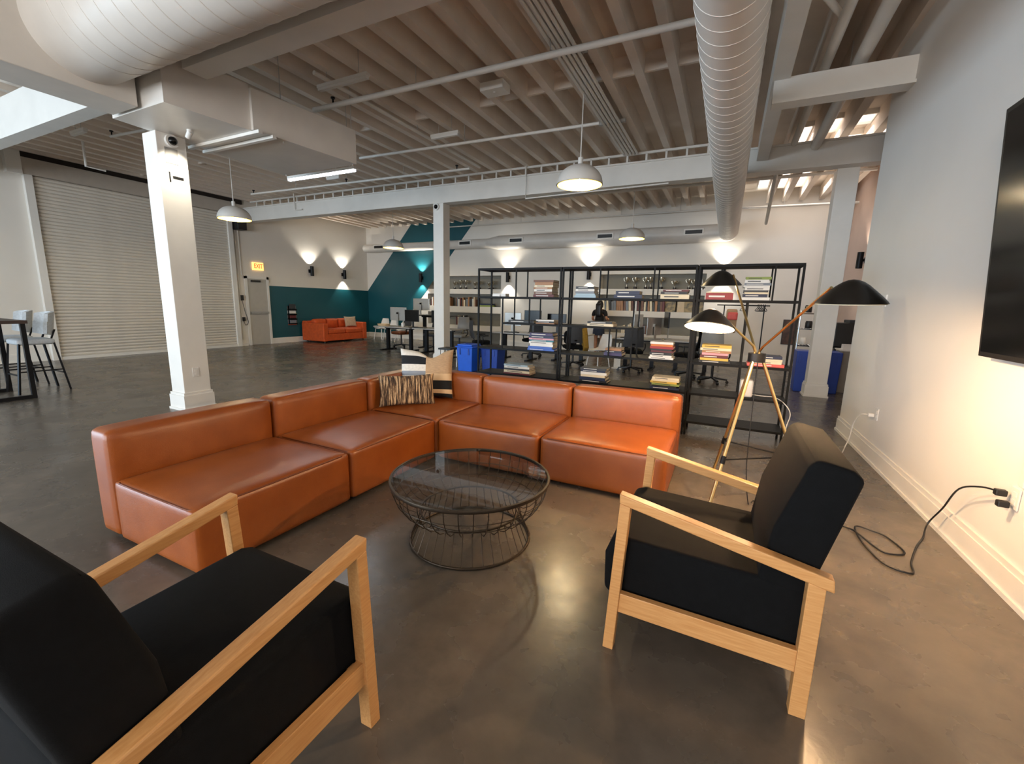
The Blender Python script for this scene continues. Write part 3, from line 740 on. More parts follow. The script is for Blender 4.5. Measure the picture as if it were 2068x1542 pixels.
cushion('patchwork_cushion', .60, .56, .17, ['patch_white', 'patch_black', 'patch_tan', 'patch_cream', 'book_grey'], patch, 'square patchwork cushion in black, white and tan', (-2.97, 3.90, .425), math.radians(28), -.20, .08)
cushion('lumbar_cushion', .58, .33, .15, ['woven_stripe'], lambda u, v: 0, 'small ragged-striped brown lumbar cushion on the sofa corner', (-2.93, 3.53, .42), math.radians(46), -.25)

# ================================================================== COFFEE TABLE
t = thing('wire_coffee_table', 'round wire-framed coffee table with a dark glass top', 'coffee table', (-1.37, 2.25, 0))
ZT = .415; RT = .505
MB().lathe([(.001, ZT-.004), (RT-.012, ZT-.004), (RT-.008, ZT), (RT-.012, ZT+.006), (.001, ZT+.006)], 72).build('glass_top', 'table_glass', t, smooth=40)
MB().lathe([(RT-.012, ZT-.012), (RT, ZT-.012), (RT+.003, ZT-.003), (RT, ZT+.008), (RT-.012, ZT+.008)], 72, close=True).build('top_rim', 'wire_black', t, smooth=50)
MB().ring((0, 0, .008), .385, .008, 72).build('base_ring', 'wire_black', t, smooth=60)
MB().ring((0, 0, .20), .318, .007, 64).build('waist_ring', 'wire_black', t, smooth=60)
m = MB(); nw = 38
for k in range(nw):
    a = 2*PI*k/nw; c, s = math.cos(a), math.sin(a)
    pr = [(.495, .405), (.49, .36), (.468, .30), (.43, .245), (.385, .205), (.345, .19), (.325, .196), (.32, .205), (.318, .19), (.335, .13), (.36, .07), (.385, .008)]
    m.tube([(r*c, r*s, z) for r, z in pr], .0027, 5)
m.build('wire_basket', 'wire_black', t, smooth=60)
m = MB().ring((0, 0, .25), .425, .0032, 64, 5); m.ring((0, 0, .32), .474, .0032, 64, 5); m.build('hoop_wire', 'wire_black', t, smooth=60)

# ================================================================== ARMCHAIRS
def armchair(label, loc, rz):
    t = thing('armchair', label, 'armchair', loc, rz, group='black armchairs with pale wood frames')
    for s in (-1, 1):
        y0, y1 = (.315, .365) if s > 0 else (-.365, -.315)
        side = lambda poly: MB().prism(poly, lambda u, v, q: (u, y0 if q == 0 else y1, v))
        side([(.375, 0), (.33, 0), (.298, .682), (.342, .691)]).build('leg', 'wood', t, bevel=.003)
        side([(-.335, 0), (-.39, 0), (-.39, .537), (-.335, .549)]).build('leg', 'wood', t, bevel=.003)
        side([(.346, .733), (.343, .69), (-.415, .53), (-.41, .578)]).build('arm', 'wood', t, bevel=.005)
        ya, yb = (.322, .352) if s > 0 else (-.352, -.322)
        MB().prism([(.335, .185), (.338, .275), (-.345, .262), (-.345, .172)], lambda u, v, q: (u, ya if q == 0 else yb, v)).build('side_rail', 'wood', t, bevel=.002)
    MB().prism([(.40, .25), (.405, .42), (.375, .50), (.33, .515), (-.25, .49), (-.36, .47), (-.37, .20), (.33, .20)], lambda u, v, q: (u, -.308 if q == 0 else .308, v)).build('seat', 'black_fabric', t, bevel=.02, seg=3, smooth=50)
    MB().prism([(-.185, .47), (-.215, .70), (-.30, .965), (-.33, .985), (-.43, .962), (-.465, .93), (-.385, .60), (-.35, .455)], lambda u, v, q: (u, -.308 if q == 0 else .308, v)).build('backrest', 'black_fabric', t, bevel=.02, seg=3, smooth=50)
    MB().bar((-.36, -.33, .22), (-.36, .33, .22), .03, .08).build('cross_rail', 'wood', t)
    MB().bar((.30, -.33, .23), (.30, .33, .23), .03, .06).build('cross_rail', 'wood', t)
    return t
armchair('black armchair with pale wood frame beside the partition wall', (.02, 2.085, 0), PI)
armchair('black armchair with pale wood frame at the lower corner, backrest cut off', (-1.355, .63, 0), PI/2)

# ================================================================== TELEVISION, CORDS, OUTLETS
t = thing('television', 'large black television tilted on the partition wall', 'television', (1.44, 3.64, 1.255))
tm = Matrix.Rotation(-math.atan2(.10, 1.4), 4, 'Y')
def tvm(m): return m.xf(tm)
tvm(MB().box(-.03, .0, -2.45, 0, 0, 1.40)).build('casing', 'black_plastic', t, bevel=.004)
tvm(MB().box(-.033, -.0295, -2.42, -.03, .03, 1.37)).build('screen', 'screen', t)
tvm(MB().box(0, .05, -1.6, -.8, .4, 1.0)).build('wall_mount', 'black_metal', t)
outlet((wx(5.43), 5.43, .49), (-1, 0), 'white outlet on the partition wall near its far corner')
outlet((wx(3.22), 3.2, .52), (-1, 0), 'white outlet on the partition wall below the television')
o = MB().box(-.02, 0, -.02, .02, 0, .68).build('cable_raceway', 'white_plastic', bevel=.004); o.location = (wx(3.15), 3.15, .6); tag(o, 'slim white cable cover running down below the television', 'cable cover')
o = MB().box(-.012, 0, -.04, .04, -.06, .06).box(-.018, -.012, -.01, .01, -.02, .02).build('light_switch', 'white_plastic'); o.location = (wx(5.75), 5.75, 1.62); tag(o, 'white light switch plate on the partition wall', 'switch')
def cord(name, P, r, mt, label, plug=None):
    o0 = Vector(P[0]); t = thing(name, label, 'cord', o0)
    MB().tube([p-o0 for p in smoothpath(P)], r, 6).build('cable', mt, t, smooth=60)
    if plug:
        for p in plug: MB().obox(Vector(p)-o0, (.05, .035, .035), Matrix.Identity(3)).build('plug', mt, t, bevel=.006)
cord('power_cord', [(1.42, 5.50, .465), (1.37, 5.60, .44), (1.36, 5.76, .30), (1.36, 5.83, .12), (1.34, 5.84, .02), (1.25, 5.55, .006), (1.1, 5.2, .006), (.95, 5.0, .006), (.85, 5.3, .006)], .0055, 'white_plastic', 'white power cord dropping from the far outlet to the floor', [(1.43, 5.5, .465)])
cord('power_cord', [(1.47, 3.24, .53), (1.44, 3.36, .51), (1.42, 3.55, .42), (1.43, 3.72, .22), (1.40, 3.80, .06), (1.34, 3.66, .008), (1.26, 3.5, .007), (1.157, 3.241, .007), (1.12, 3.10, .007), (1.01, 3.134, .007), (.963, 3.291, .007), (.943, 3.47, .012), (.963, 3.617, .016), (1.049, 3.602, .012), (1.119, 3.558, .007), (1.16, 3.36, .007), (1.053, 3.301, .007), (.999, 3.389, .007), (.95, 3.489, .018), (.90, 3.59, .007), (.6, 3.7, .007), (.33, 3.75, .007)], .0055, 'black_plastic', 'black power cord looping over the floor from the near outlet', [(1.465, 3.24, .53), (1.465, 3.2, .48)])

# ================================================================== BOOKCASES
def bookcase(label, x0, x1, shelves, divs):
    t = thing('bookcase', label, 'bookcase', (x0, 5.45, 0), group='black metal open bookcases')
    W = x1-x0; D = .40; p = .022
    post = None
    for x in (0, W-p):
        for y in (0, D-p): MB().box(x, x+p, y, y+p, 0, 1.965).build('post', 'shelf_black', t)
    for (a, b, z) in shelves: MB().box(a-x0+.001, b-x0-.001, .001, D-.001, z-.026, z).build('shelf', 'shelf_black', t)
    for x, z0, z1 in divs:
        for y in (0, D-.016): MB().box(x-x0-.008, x-x0+.008, y, y+.016, z0, z1).build('divider', 'shelf_black', t)
    return t
Z2, Z3, Z4, Z5, Z6, ZTOP = 1.60, 1.245, .88, .515, .17, 1.985
XA, XB, XC, XD = -3.22, -1.955, -.33, .685
bookcase('open black bookcase nearest the blue recycling bins', XA, XB-.01, [(XA, XB-.01, ZTOP), (XA, XB-.01, Z2), (-2.82, XB-.01, Z3), (XA, XB-.01, Z4), (XA, XB-.01, Z5), (XA, XB-.01, Z6)],
         [(-2.62, Z2, 1.97), (-2.82, Z4, Z2), (-2.41, Z3, Z2)])
bookcase('open black bookcase in the middle of the row, in front of the woman', XB, XC-.01, [(XB, XC-.01, ZTOP), (XB, XC-.01, Z2), (XB, -.955, Z3), (XB, XC-.01, Z4), (XB, XC-.01, Z5), (XB, XC-.01, Z6)],
         [(-1.457, Z2, 1.97), (-.81, Z2, 1.97), (-1.02, Z4, Z2), (-1.3, Z4, Z3)])
bookcase('open black bookcase behind the tripod floor lamp', XC, XD, [(XC, XD, ZTOP), (XC, XD, Z2), (XC, XD, Z4), (XC, XD, Z5), (XC, XD, Z6)],
         [(.42, Z2, 1.97), (.2, Z4, Z2), (.2, Z6, Z4)])
def stack(x0, x1, z, ztop, cols, where, y=5.50, dep=.24, ths=None):
    n = len(cols); H = ztop-z; tot = 0
    rnd = random.Random(where)
    ths = ths or [rnd.uniform(.7, 1.3) for _ in cols]; s = H/sum(ths)
    zz = z
    for i, c in enumerate(cols):       # bottom to top
        h = ths[i]*s
        a = x0 + rnd.uniform(0, .05)*(x1-x0)*(0 if i == 0 else 1.6); b = x1 - rnd.uniform(0, .06)*(x1-x0)*(0 if i == 0 else 1.6)
        dd = dep*rnd.uniform(.85, 1.0); xc = (a+b)/2; wd = (b-a)/2
        colname = c
        pos = 'alone' if n == 1 else ('bottom' if i == 0 else 'top' if i == n-1 else ordw(i+1)+' up')
        lab = '%s book, %s %s' % (c, pos + (' of' if n > 1 else ' on'), where)
        o = MB().box(-wd, wd, 0, dd, 0, .0035).box(-wd, wd, 0, dd, h-.0045, h-.0008).box(-wd, wd, 0, .006, .003, h-.004).build('book', 'book_'+c)
        o.location = (xc, y, zz); o.rotation_euler = (0, 0, rnd.uniform(-.03, .03))
        tag(o, lab, 'book', 'books stacked on the bookcases')
        MB().box(-wd+.004, wd-.004, .006, dd-.005, .0035, h-.0045).build('page_block', 'pages', o)
        if h > .022 and rnd.random() < .7:
            lm = 'book_white' if c in ('navy', 'blue', 'black', 'red', 'purple', 'teal', 'maroon', 'brown', 'charcoal', 'grey', 'tan', 'coral') else 'book_charcoal'
            f0 = rnd.uniform(.15, .3)*wd
            MB().box(-wd+f0, wd*rnd.uniform(.1, .5), -.0012, 0, h*.36, h*.6).build('spine_print', lm, o)
        zz += h
stack(-2.378, -2.085, Z2, 1.825, ['maroon', 'brown', 'white', 'tan', 'cream', 'tan', 'brown'], 'the tan pile high on the first bookcase')
stack(-1.80, -1.515, Z2, 1.743, ['pale blue', 'pale blue', 'grey', 'white', 'charcoal'], 'the grey pile beside the woman on the upper shelf')
stack(-1.285, -.945, Z2, 1.69, ['navy', 'navy'], 'the navy pair on the middle upper shelf')
stack(-.73, -.41, Z2, 1.71, ['cream', 'black', 'maroon'], 'the short pile next to the navy pair', ths=[1.6, .9, .7])
stack(-.235, .045, Z2, 1.69, ['red', 'cream'], 'the pile just under the top lamp shade', ths=[3, .5])
stack(.132, .40, Z2, 1.85, ['white', 'navy', 'cream', 'charcoal', 'white', 'white', 'grey', 'white', 'green'], 'the tall pale pile on the third bookcase')
stack(-2.745, -2.36, Z3, 1.28, ['black'], 'the short middle shelf of the first bookcase')
stack(-2.33, -2.06, Z3, 1.30, ['tan', 'black', 'white'], 'the low pile beside the lone black book')
stack(-1.61, -1.27, Z3, 1.305, ['cream', 'black'], 'the low pile in front of the woman')
stack(-2.44, -2.05, Z4, 1.12, ['blue', 'blue', 'white', 'white', 'teal', 'pink', 'navy', 'purple'], 'the colourful pile on the first bookcase')
stack(-1.37, -1.14, Z4, .975, ['purple', 'navy', 'tan'], 'the small pile below the woman')
stack(-.81, -.525, Z4, 1.09, ['white', 'white', 'black', 'maroon', 'black', 'red', 'orange', 'white'], 'the red and white pile on the middle bookcase')
stack(-.24, .09, Z4, 1.09, ['black', 'yellow', 'maroon', 'pink', 'tan', 'cream', 'yellow'], 'the yellow-topped pile behind the lamp')
stack(.26, .62, Z4, 1.0, ['coral', 'cream', 'cream', 'navy'], 'the pile behind the lamp hub')
stack(-2.81, -2.40, Z5, .655, ['maroon', 'cream', 'charcoal', 'white', 'pale blue'], 'the pale pile just above the sofa back')
stack(-1.68, -1.31, Z5, .70, ['black', 'navy', 'cream', 'white', 'navy', 'charcoal'], 'the dark pile just above the sofa back')
stack(-.77, -.43, Z5, .66, ['navy', 'black', 'green', 'yellow', 'cream', 'cream'], 'the cream-topped pile above the sofa end')
o = MB().box(-.1, .1, 0, .12, 0, .04).box(-.1, .02, -.02, .12, .0, .03).build('card_box', 'white_plastic', bevel=.004); o.location = (-2.9, 5.5, Z2); tag(o, 'small white box alone on the upper shelf of the first bookcase', 'box')
t = thing('smart_speaker', 'white rounded speaker on the low shelf behind the lamp', 'speaker', (.28, 5.56, Z5))
MB().box(-.07, .07, -.06, .06, .0, .2).build('speaker_body', 'white_plastic', t, bevel=.025, seg=4, smooth=50)
MB().cyl((0, 0, .198), (0, 0, .203), .03, n=16).build('touch_ring', 'grey_plastic', t)
cord('speaker_cord', [(.34, 5.6, .54), (.45, 5.62, .53), (.58, 5.63, .525), (.66, 5.42, .50), (.72, 5.40, .4), (.70, 5.40, .25), (.68, 5.36, .05), (.74, 5.3, .006), (.85, 5.3, .006)], .005, 'white_plastic', 'thin white cord leaving the speaker and hanging off the shelf')

# ================================================================== BINS, CABINET, WIRE RACK
def bin_(loc, w_, d_, h_, mt, label, lid=True, rz=0):
    t = thing('recycling_bin', label, 'bin', loc, rz)
    a, b = w_/2, d_/2; k = .88
    m = MB(); P0 = [(-a*k, -b*k), (a*k, -b*k), (a*k, b*k), (-a*k, b*k)]; P1 = [(-a, -b), (a, -b), (a, b), (-a, b)]
    m.add([(x, y, 0) for x, y in P0]+[(x, y, h_*.9) for x, y in P1], [(0,3,2,1),(4,5,6,7),(0,1,5,4),(1,2,6,5),(2,3,7,6),(3,0,4,7)])
    m.build('bin_body', mt, t, bevel=.012)
    if lid:
        MB().box(-a-.025, a+.025, -b-.025, b+.025, h_*.88, h_*.93).box(-a+.01, a-.01, -b+.01, b-.01, h_*.93, h_).build('lid', mt, t, bevel=.012)
        MB().lathe([(.001, h_), (.08, h_), (.085, h_+.006), (.07, h_+.01)], 20).build('lid_opening', 'bin_navy', t)
    for x in (-a*.55, a*.55): MB().box(x-.015, x+.015, -b-.008, -b+.02, h_*.62, h_*.85).build('ridge', 'bin_navy', t)
    return t
bin_((-5.12, 8.3, 0), .40, .40, .60, 'bin_blue', 'bright blue lidded recycling bin beside the first bookcase')
bin_((-4.66, 8.6, 0), .42, .40, .56, 'bin_navy', 'darker blue bin half behind the first bookcase')
bin_((1.38, 9.78, 0), .26, .42, .85, 'bin_navy', 'tall blue bin left behind the right column', lid=False)
bin_((1.83, 9.86, 0), .26, .5, .85, 'bin_navy', 'dark blue bin right behind the right column', lid=False)
t = thing('side_stool', 'small black and white step stool behind the sofa cushion', 'stool', (-5.78, 8.45, 0))
MB().box(-.17, .17, -.17, .17, .42, .46).build('seat', 'black_plastic', t, bevel=.005)
for x in (-.15, .13):
    for y in (-.15, .13): MB().box(x, x+.025, y, y+.025, 0, .42).build('leg', 'white_plastic', t)
MB().box(-.15, .15, -.16, .16, .22, .25).build('step', 'black_plastic', t)
t = thing('filing_cabinet', 'grey two-drawer filing cabinet beyond the partition corner', 'cabinet', (2.27, 10.15, 0))
MB().box(-.28, .3, -.25, .25, 0, .78).build('body', 'cabinet_grey', t, bevel=.005)
for z in (.04, .4):
    d = MB().box(-.292, -.28, -.23, .23, z, z+.34).build('drawer', 'cabinet_grey', t, bevel=.003); MB().box(-.31, -.292, -.06, .06, z+.26, z+.28).build('handle', 'silver', d)
MB().box(-.3, .31, -.27, .27, .78, .80).build('cabinet_top', 'white_plastic', t)
t = thing('printer', 'black office printer standing beyond the partition corner', 'printer', (2.29, 10.9, .0))
MB().box(-.3, .3, -.28, .28, 0, .78).build('pedestal', 'black_plastic', t, bevel=.01)
MB().box(-.32, .3, -.3, .3, .80, 1.28).build('body', 'black_plastic', t, bevel=.015)
MB().box(-.36, -.32, -.25, .25, .88, .91).box(-.36, -.32, -.25, .25, 1.02, 1.04).build('paper_tray', 'grey_plastic', t)
MB().box(-.1, .25, -.25, .25, 1.28, 1.34).build('scanner_lid', 'grey_mesh', t, bevel=.01)
o = MB().box(-.09, .09, -.07, .07, 0, .1).build('paper_cup_box', 'white_plastic', bevel=.006); o.location = (2.1, 10.05, .80); tag(o, 'small white box on top of the filing cabinet', 'box')
t = thing('wire_rack', 'chrome wire shelf rack left of the right column', 'shelf rack', (1.9, 12.7, 0))
for x in (-.3, .3):
    for y in (-.2, .2): MB().cyl((x, y, 0), (x, y, 1.5), .013, n=8).build('post', 'chrome', t)
for z in (.25, .65, 1.05, 1.42):
    m = MB().box(-.3, .3, -.21, -.2, z, z+.03).box(-.3, .3, .2, .21, z, z+.03)
    for k in range(9): m.cyl((-.28+.07*k, -.2, z+.015), (-.28+.07*k, .2, z+.015), .004, n=5)
    m.build('wire_shelf', 'chrome', t)
for i, (x, z, c, l) in enumerate(((-.18, .68, 'book_white', 'white jar on the wire rack, second shelf'), (.05, .68, 'book_teal', 'teal jar on the wire rack, second shelf'), (-.1, 1.08, 'black_plastic', 'black tin on the wire rack, third shelf'), (.12, 1.45, 'white_plastic', 'white tub on top of the wire rack'), (-.15, 1.45, 'black_plastic', 'black tub on top of the wire rack'))):
    o = MB().lathe([(.001, 0), (.07, 0), (.075, .01), (.075, .13), (.065, .15), (.065, .17), (.001, .17)], 18).build('storage_jar', c, smooth=40); o.location = (1.9+x, 12.6, z+.012); tag(o, l, 'jar')

# ================================================================== BAR TABLE AND STOOLS
t = thing('bar_table', 'tall dark bar table at the left edge', 'table', (-9.35, 1.55, 0))
MB().box(-.5, .5, -.98, .98, 1.07, 1.115).build('tabletop', 'table_brown', t, bevel=.004)
for y in (-.95, .91):
    for x in (-.47, .42): MB().box(x, x+.05, y, y+.05, .05, 1.07).build('leg', 'black_metal', t)
for x in (-.47, .42): MB().box(x, x+.05, -.95, .96, 0, .05).build('foot_bar', 'black_metal', t)
def stool(label, loc, rz):
    t = thing('bar_stool', label, 'bar stool', loc, rz, group='grey upholstered bar stools')
    MB().soft(-.22, .22, -.2, .22, .73, .81, .03, (0, 0, .01), 6).build('seat', 'grey_fabric', t, smooth=70)
    m = MB(); n = 14; vs = []
    for j in range(7):
        v = j/6
        for i in range(n+1):
            a = -1.15+2.3*i/n
            vs.append((.25*math.sin(a)*(1-.08*v), .04+.22*math.cos(a)*1.0+.05*v, .86+.36*v-.03*(abs(a)/1.15)**3*(1 if v > .5 else -1)))
    k = len(vs); vs2 = [(x*.86, y-.035, z) for x, y, z in vs]
    fs = []
    for j in range(6):
        for i in range(n):
            q = (j*(n+1)+i, j*(n+1)+i+1, (j+1)*(n+1)+i+1, (j+1)*(n+1)+i); fs += [q, tuple(x+k for x in q[::-1])]
    for i in range(n): fs += [(i, k+i, k+i+1, i+1), (6*(n+1)+i, 6*(n+1)+i+1, k+6*(n+1)+i+1, k+6*(n+1)+i)]
    for j in range(6):
        for i in (0, n): fs.append((j*(n+1)+i, (j+1)*(n+1)+i, k+(j+1)*(n+1)+i, k+j*(n+1)+i))
    m.add(vs, []); m.v += vs2
    for f in fs: m.f.append(list(f)); m.m.append(0)
    m.build('backrest', 'grey_fabric', t, smooth=60)
    for x, y in ((-.2, -.18), (.2, -.18), (-.2, .2), (.2, .2)):
        MB().bar((x, y, .75), (x*1.15, y*1.5, 0), .025, .025).build('leg', 'black_metal', t)
    MB().bar((-.22, .25, .28), (.22, .25, .28), .018, .018).bar((-.22, -.23, .28), (.22, -.23, .28), .018, .018).bar((-.22, -.23, .33), (-.22, .25, .33), .018, .018).bar((.22, -.23, .33), (.22, .25, .33), .018, .018).build('foot_rail', 'black_metal', t)
    for x in (-.16, .16): MB().bar((x, .17, .76), (x*1.05, .24, .95), .02, .02).build('back_strut', 'black_metal', t)
stool('grey bar stool nearer the roller shutter, behind the bar table', (-9.55, 2.72, 0), 0)
stool('grey bar stool cut by the left picture edge', (-10.35, 2.72, 0), 0)

# ================================================================== FAR ORANGE SOFA
t = thing('orange_sofa', 'orange upholstered sofa against the teal wall', 'sofa', (-13.02, 11.75, 0))
# faces +X, length along Y
MB().box(-.5, .47, -1.0, 1.0, .06, .30).build('base', 'orange_velvet', t, bevel=.02)
MB().box(-.62, -.40, -1.0, 1.0, .06, .74).build('back', 'orange_velvet', t, bevel=.03, seg=3)
for s in (-1, 1): MB().box(-.62, .48, s*.92-.1, s*.92+.1, .05, .68).build('armrest', 'orange_velvet', t, bevel=.03, seg=3)
for s in (-1, 1): MB().soft(-.38, .47, s*.41-.4, s*.41+.4, .30, .46, .05, (0, 0, .02), 8).build('seat_cushion', 'orange_velvet', t, smooth=70)
for k in range(3): MB().soft(-.42, -.20, -.8+k*.54, -.28+k*.54, .44, .80, .06, (.03, 0, .01), 8).build('back_cushion', 'orange_velvet', t, smooth=70)
for x in (-.5, .38):
    for y in (-.9, .9): MB().cyl((x, y, 0), (x, y, .07), .03, n=10).build('foot', 'black_plastic', t)
cushion('sand_cushion', .48, .40, .14, ['sand_fabric'], lambda u, v: 0, 'sand-coloured square cushion on the orange sofa', (-12.92, 12.35, .50), math.radians(78), -.25)
t = thing('magazine_rack', 'narrow wall rack of magazines on the teal wall', 'magazine rack', (XL+.005, 10.4, .6))
MB().box(0, .01, -.17, .17, 0, .66).build('back_plate', 'chrome', t)
for k in range(4):
    p = MB().box(.01, .09, -.15, .15, .02+.16*k, .04+.16*k).box(.08, .09, -.15, .15, .02+.16*k, .07+.16*k).build('pocket', 'black_metal', t)
for k, c in enumerate(('book_grey', 'book_maroon', 'book_white', 'book_charcoal')):
    o = MB().box(0, .02, -.12, .12, 0, .2).build('magazine', c); o.location = (XL+.05, 10.4, .64+.16*k); tag(o, ['grey', 'maroon', 'white', 'charcoal'][k]+' magazine in the wall rack on the teal wall', 'magazine')
t = thing('shutter_control', 'small black shutter control box hanging by its cable', 'switch', (XL+.03, 8.66, 1.5))
MB().box(0, .05, -.04, .04, -.08, .08).build('button_box', 'black_plastic', t); MB().tube(smoothpath([(.02, 0, -.08), (.02, .06, -.4), (.02, .14, -.75), (.02, .05, -.85), (.02, 0, -.7)]), .008, 6).build('cable', 'black_plastic', t)
MB().box(0, .05, -.04, .04, -.72, -.6).build('junction_box', 'black_plastic', t)

# ================================================================== DESKS, MONITORS, CHAIRS
def desk(label, x0, x1, y0, y1, z=.74, mt='desk_top'):
    t = thing('office_desk', label, 'desk', ((x0+x1)/2, (y0+y1)/2, 0), group='sit-stand desks')
    a, b = (x1-x0)/2, (y1-y0)/2
    MB().box(-a, a, -b, b, z-.03, z).build('desktop', mt, t, bevel=.004)
    MB().box(-a+.15, a-.15, -.04, .04, z-.08, z-.03).build('frame', 'black_metal', t)
    for x in (-a+.25, a-.25):
        l = MB().box(x-.045, x+.045, -.045, .045, .02, z-.03).build('leg', 'black_metal', t); MB().box(x-.04, x+.04, -b*.9, b*.9, 0, .035).build('foot', 'black_metal', l)
    return t
def monitor(loc, rz, label, w_=.60, h_=.36, mt='silver', zc=.33, stand='silver'):
    t = thing('computer_monitor', label, 'monitor', loc, rz)     # rear faces -Y
    MB().box(-w_/2, w_/2, -.015, .015, zc-h_/2, zc+h_/2).build('casing', mt, t, bevel=.005)
    MB().box(-w_/2+.012, w_/2-.012, .015, .018, zc-h_/2+.012, zc+h_/2-.012).build('screen', 'screen', t)
    s = MB().box(-.03, .03, -.06, -.04, 0, zc+.05).box(-.03, .03, -.06, -.015, zc, zc+.06).build('stand', stand, t)
    MB().box(-.11, .11, -.14, .06, 0, .012).build('stand_foot', stand, t)
    return t
def office_chair(loc, rz, label, sm='black_fabric', bm_='grey_mesh', base='black_plastic'):
    t = thing('office_chair', label, 'office chair', loc, rz)     # faces +Y
    MB().soft(-.24, .24, -.23, .24, .44, .53, .035, (0, 0, .01), 6).build('seat', sm, t, smooth=70)
    m = MB(); n = 10; vs = []
    for j in range(7):
        v = j/6
        for i in range(n+1):
            u = -1+2*i/n; vs.append((u*.23*(1-.15*v), -.25-.05*v+.05*u*u-.03*math.sin(v*PI), .60+.46*v))
    k = len(vs); vs += [(x, y-.02, z) for x, y, z in vs]
    fs = []
    for j in range(6):
        for i in range(n):
            q = (j*(n+1)+i, j*(n+1)+i+1, (j+1)*(n+1)+i+1, (j+1)*(n+1)+i); fs += [q, tuple(x+k for x in q[::-1])]
    for i in range(n): fs += [(i, k+i, k+i+1, i+1), (6*(n+1)+i, 6*(n+1)+i+1, k+6*(n+1)+i+1, k+6*(n+1)+i)]
    for j in range(6):
        for i in (0, n): fs.append((j*(n+1)+i, (j+1)*(n+1)+i, k+(j+1)*(n+1)+i, k+j*(n+1)+i))
    m.add(vs, fs); m.build('backrest', bm_, t, smooth=60)
    MB().bar((0, -.1, .44), (0, -.3, .68), .06, .02).build('back_support', base, t)
    for s in (-1, 1): MB().tube(smoothpath([(s*.22, 0, .46), (s*.29, 0, .55), (s*.29, .0, .66), (s*.27, .14, .68), (s*.27, -.1, .68)]), .015, 6).build('armrest', base, t, smooth=60)
    MB().cyl((0, 0, .1), (0, 0, .44), .025, n=10).build('gas_lift', base, t)
    for k in range(5):
        a = 2*PI*k/5+.3; c, s = math.cos(a), math.sin(a)
        l = MB().bar((0, 0, .11), (.29*c, .29*s, .075), .04, .03).build('star_leg', base, t)
        MB().cyl((.29*c-.02*s, .29*s+.02*c, .03), (.29*c+.02*s, .29*s-.02*c, .03), .03, n=10).build('caster', base, l)
    return t
def shell_chair(loc, rz, label, mt='white_plastic'):
    t = thing('shell_chair', label, 'chair', loc, rz)     # faces +Y
    m = MB(); n = 10; rows = [(.22, .44, .17), (.1, .43, .21), (-.1, .425, .22), (-.2, .46, .22), (-.25, .56, .21), (-.28, .7, .19), (-.30, .82, .15)]; vs = []
    for y, z, w_ in rows:
        for i in range(n+1): u = -1+2*i/n; vs.append((u*w_, y+.04*u*u*(1 if z > .5 else 0), z+.035*u*u*(1 if z < .5 else 0)))
    k = len(vs); vs += [(x, y-.012, z-.012) for x, y, z in vs]; fs = []; R = len(rows)
    for j in range(R-1):
        for i in range(n):
            q = (j*(n+1)+i, j*(n+1)+i+1, (j+1)*(n+1)+i+1, (j+1)*(n+1)+i); fs += [q, tuple(x+k for x in q[::-1])]
    for i in range(n): fs += [(i, k+i, k+i+1, i+1), ((R-1)*(n+1)+i, (R-1)*(n+1)+i+1, k+(R-1)*(n+1)+i+1, k+(R-1)*(n+1)+i)]
    for j in range(R-1):
        for i in (0, n): fs.append((j*(n+1)+i, (j+1)*(n+1)+i, k+(j+1)*(n+1)+i, k+j*(n+1)+i))
    m.add(vs, fs); m.build('shell', mt, t, smooth=60)
    for x, y in ((-.15, .15), (.15, .15), (-.15, -.15), (.15, -.15)): MB().cyl((x, y, .425), (x*1.35, y*1.35, 0), .012, n=8).build('leg', mt, t)
    return t
# cluster by the teal wall
desk('grey-topped desk nearest the teal corner', -9.75, -8.35, 10.2, 10.95)
desk('grey-topped desk beside the middle column', -8.30, -6.9, 10.25, 11.0)
desk('raised standing desk behind the teal corner desks', -9.3, -7.9, 11.5, 12.2, 1.08, 'black_plastic')
monitor((-9.05, 10.55, .74), .0, 'silver monitor on the desk nearest the teal corner', .62, .40, zc=.38)
monitor((-8.45, 10.45, .745), PI, 'black monitor facing out on the teal corner desks', .52, .35, 'black_plastic', .34, 'black_plastic')
monitor((-9.1, 11.75, 1.08), 0, 'silver monitor raised on the standing desk', .65, .38, zc=.34)
monitor((-7.55, 10.55, .74), PI, 'black monitor next to the middle column', .5, .36, 'black_plastic', .34, 'black_plastic')
office_chair((-9.55, 11.25, 0), 2.9, 'brown-seated office chair tucked under the teal corner desk', 'leather_dark')
office_chair((-8.3, 11.3, 0), PI, 'grey office chair tucked between the teal corner desks', 'grey_mesh')
office_chair((-7.45, 11.5, 0), PI, 'pale grey office chair beside the middle column', 'grey_plastic', 'grey_plastic')
shell_chair((-12.2, 13.2, 0), PI, 'white shell chair next to the orange sofa'); shell_chair((-11.65, 13.1, 0), PI, 'white shell chair second from the orange sofa'); shell_chair((-10.9, 12.9, 0), PI, 'white shell chair behind the teal corner desk')
o = MB().lathe([(.001, 0), (.16, 0), (.2, .06), (.19, .065), (.15, .012), (.001, .01)], 24).build('serving_bowl', 'patch_cream', smooth=50); o.location = (-9.55, 10.45, .74); tag(o, 'shallow cream bowl on the desk nearest the teal corner', 'bowl')
o = MB().soft(-.05, .05, -.05, .05, 0, .13, .03, n=4).build('desk_webcam', 'white_plastic', smooth=60); o.location = (-8.75, 10.4, .74); tag(o, 'small white gadget between the teal corner monitors', 'gadget')
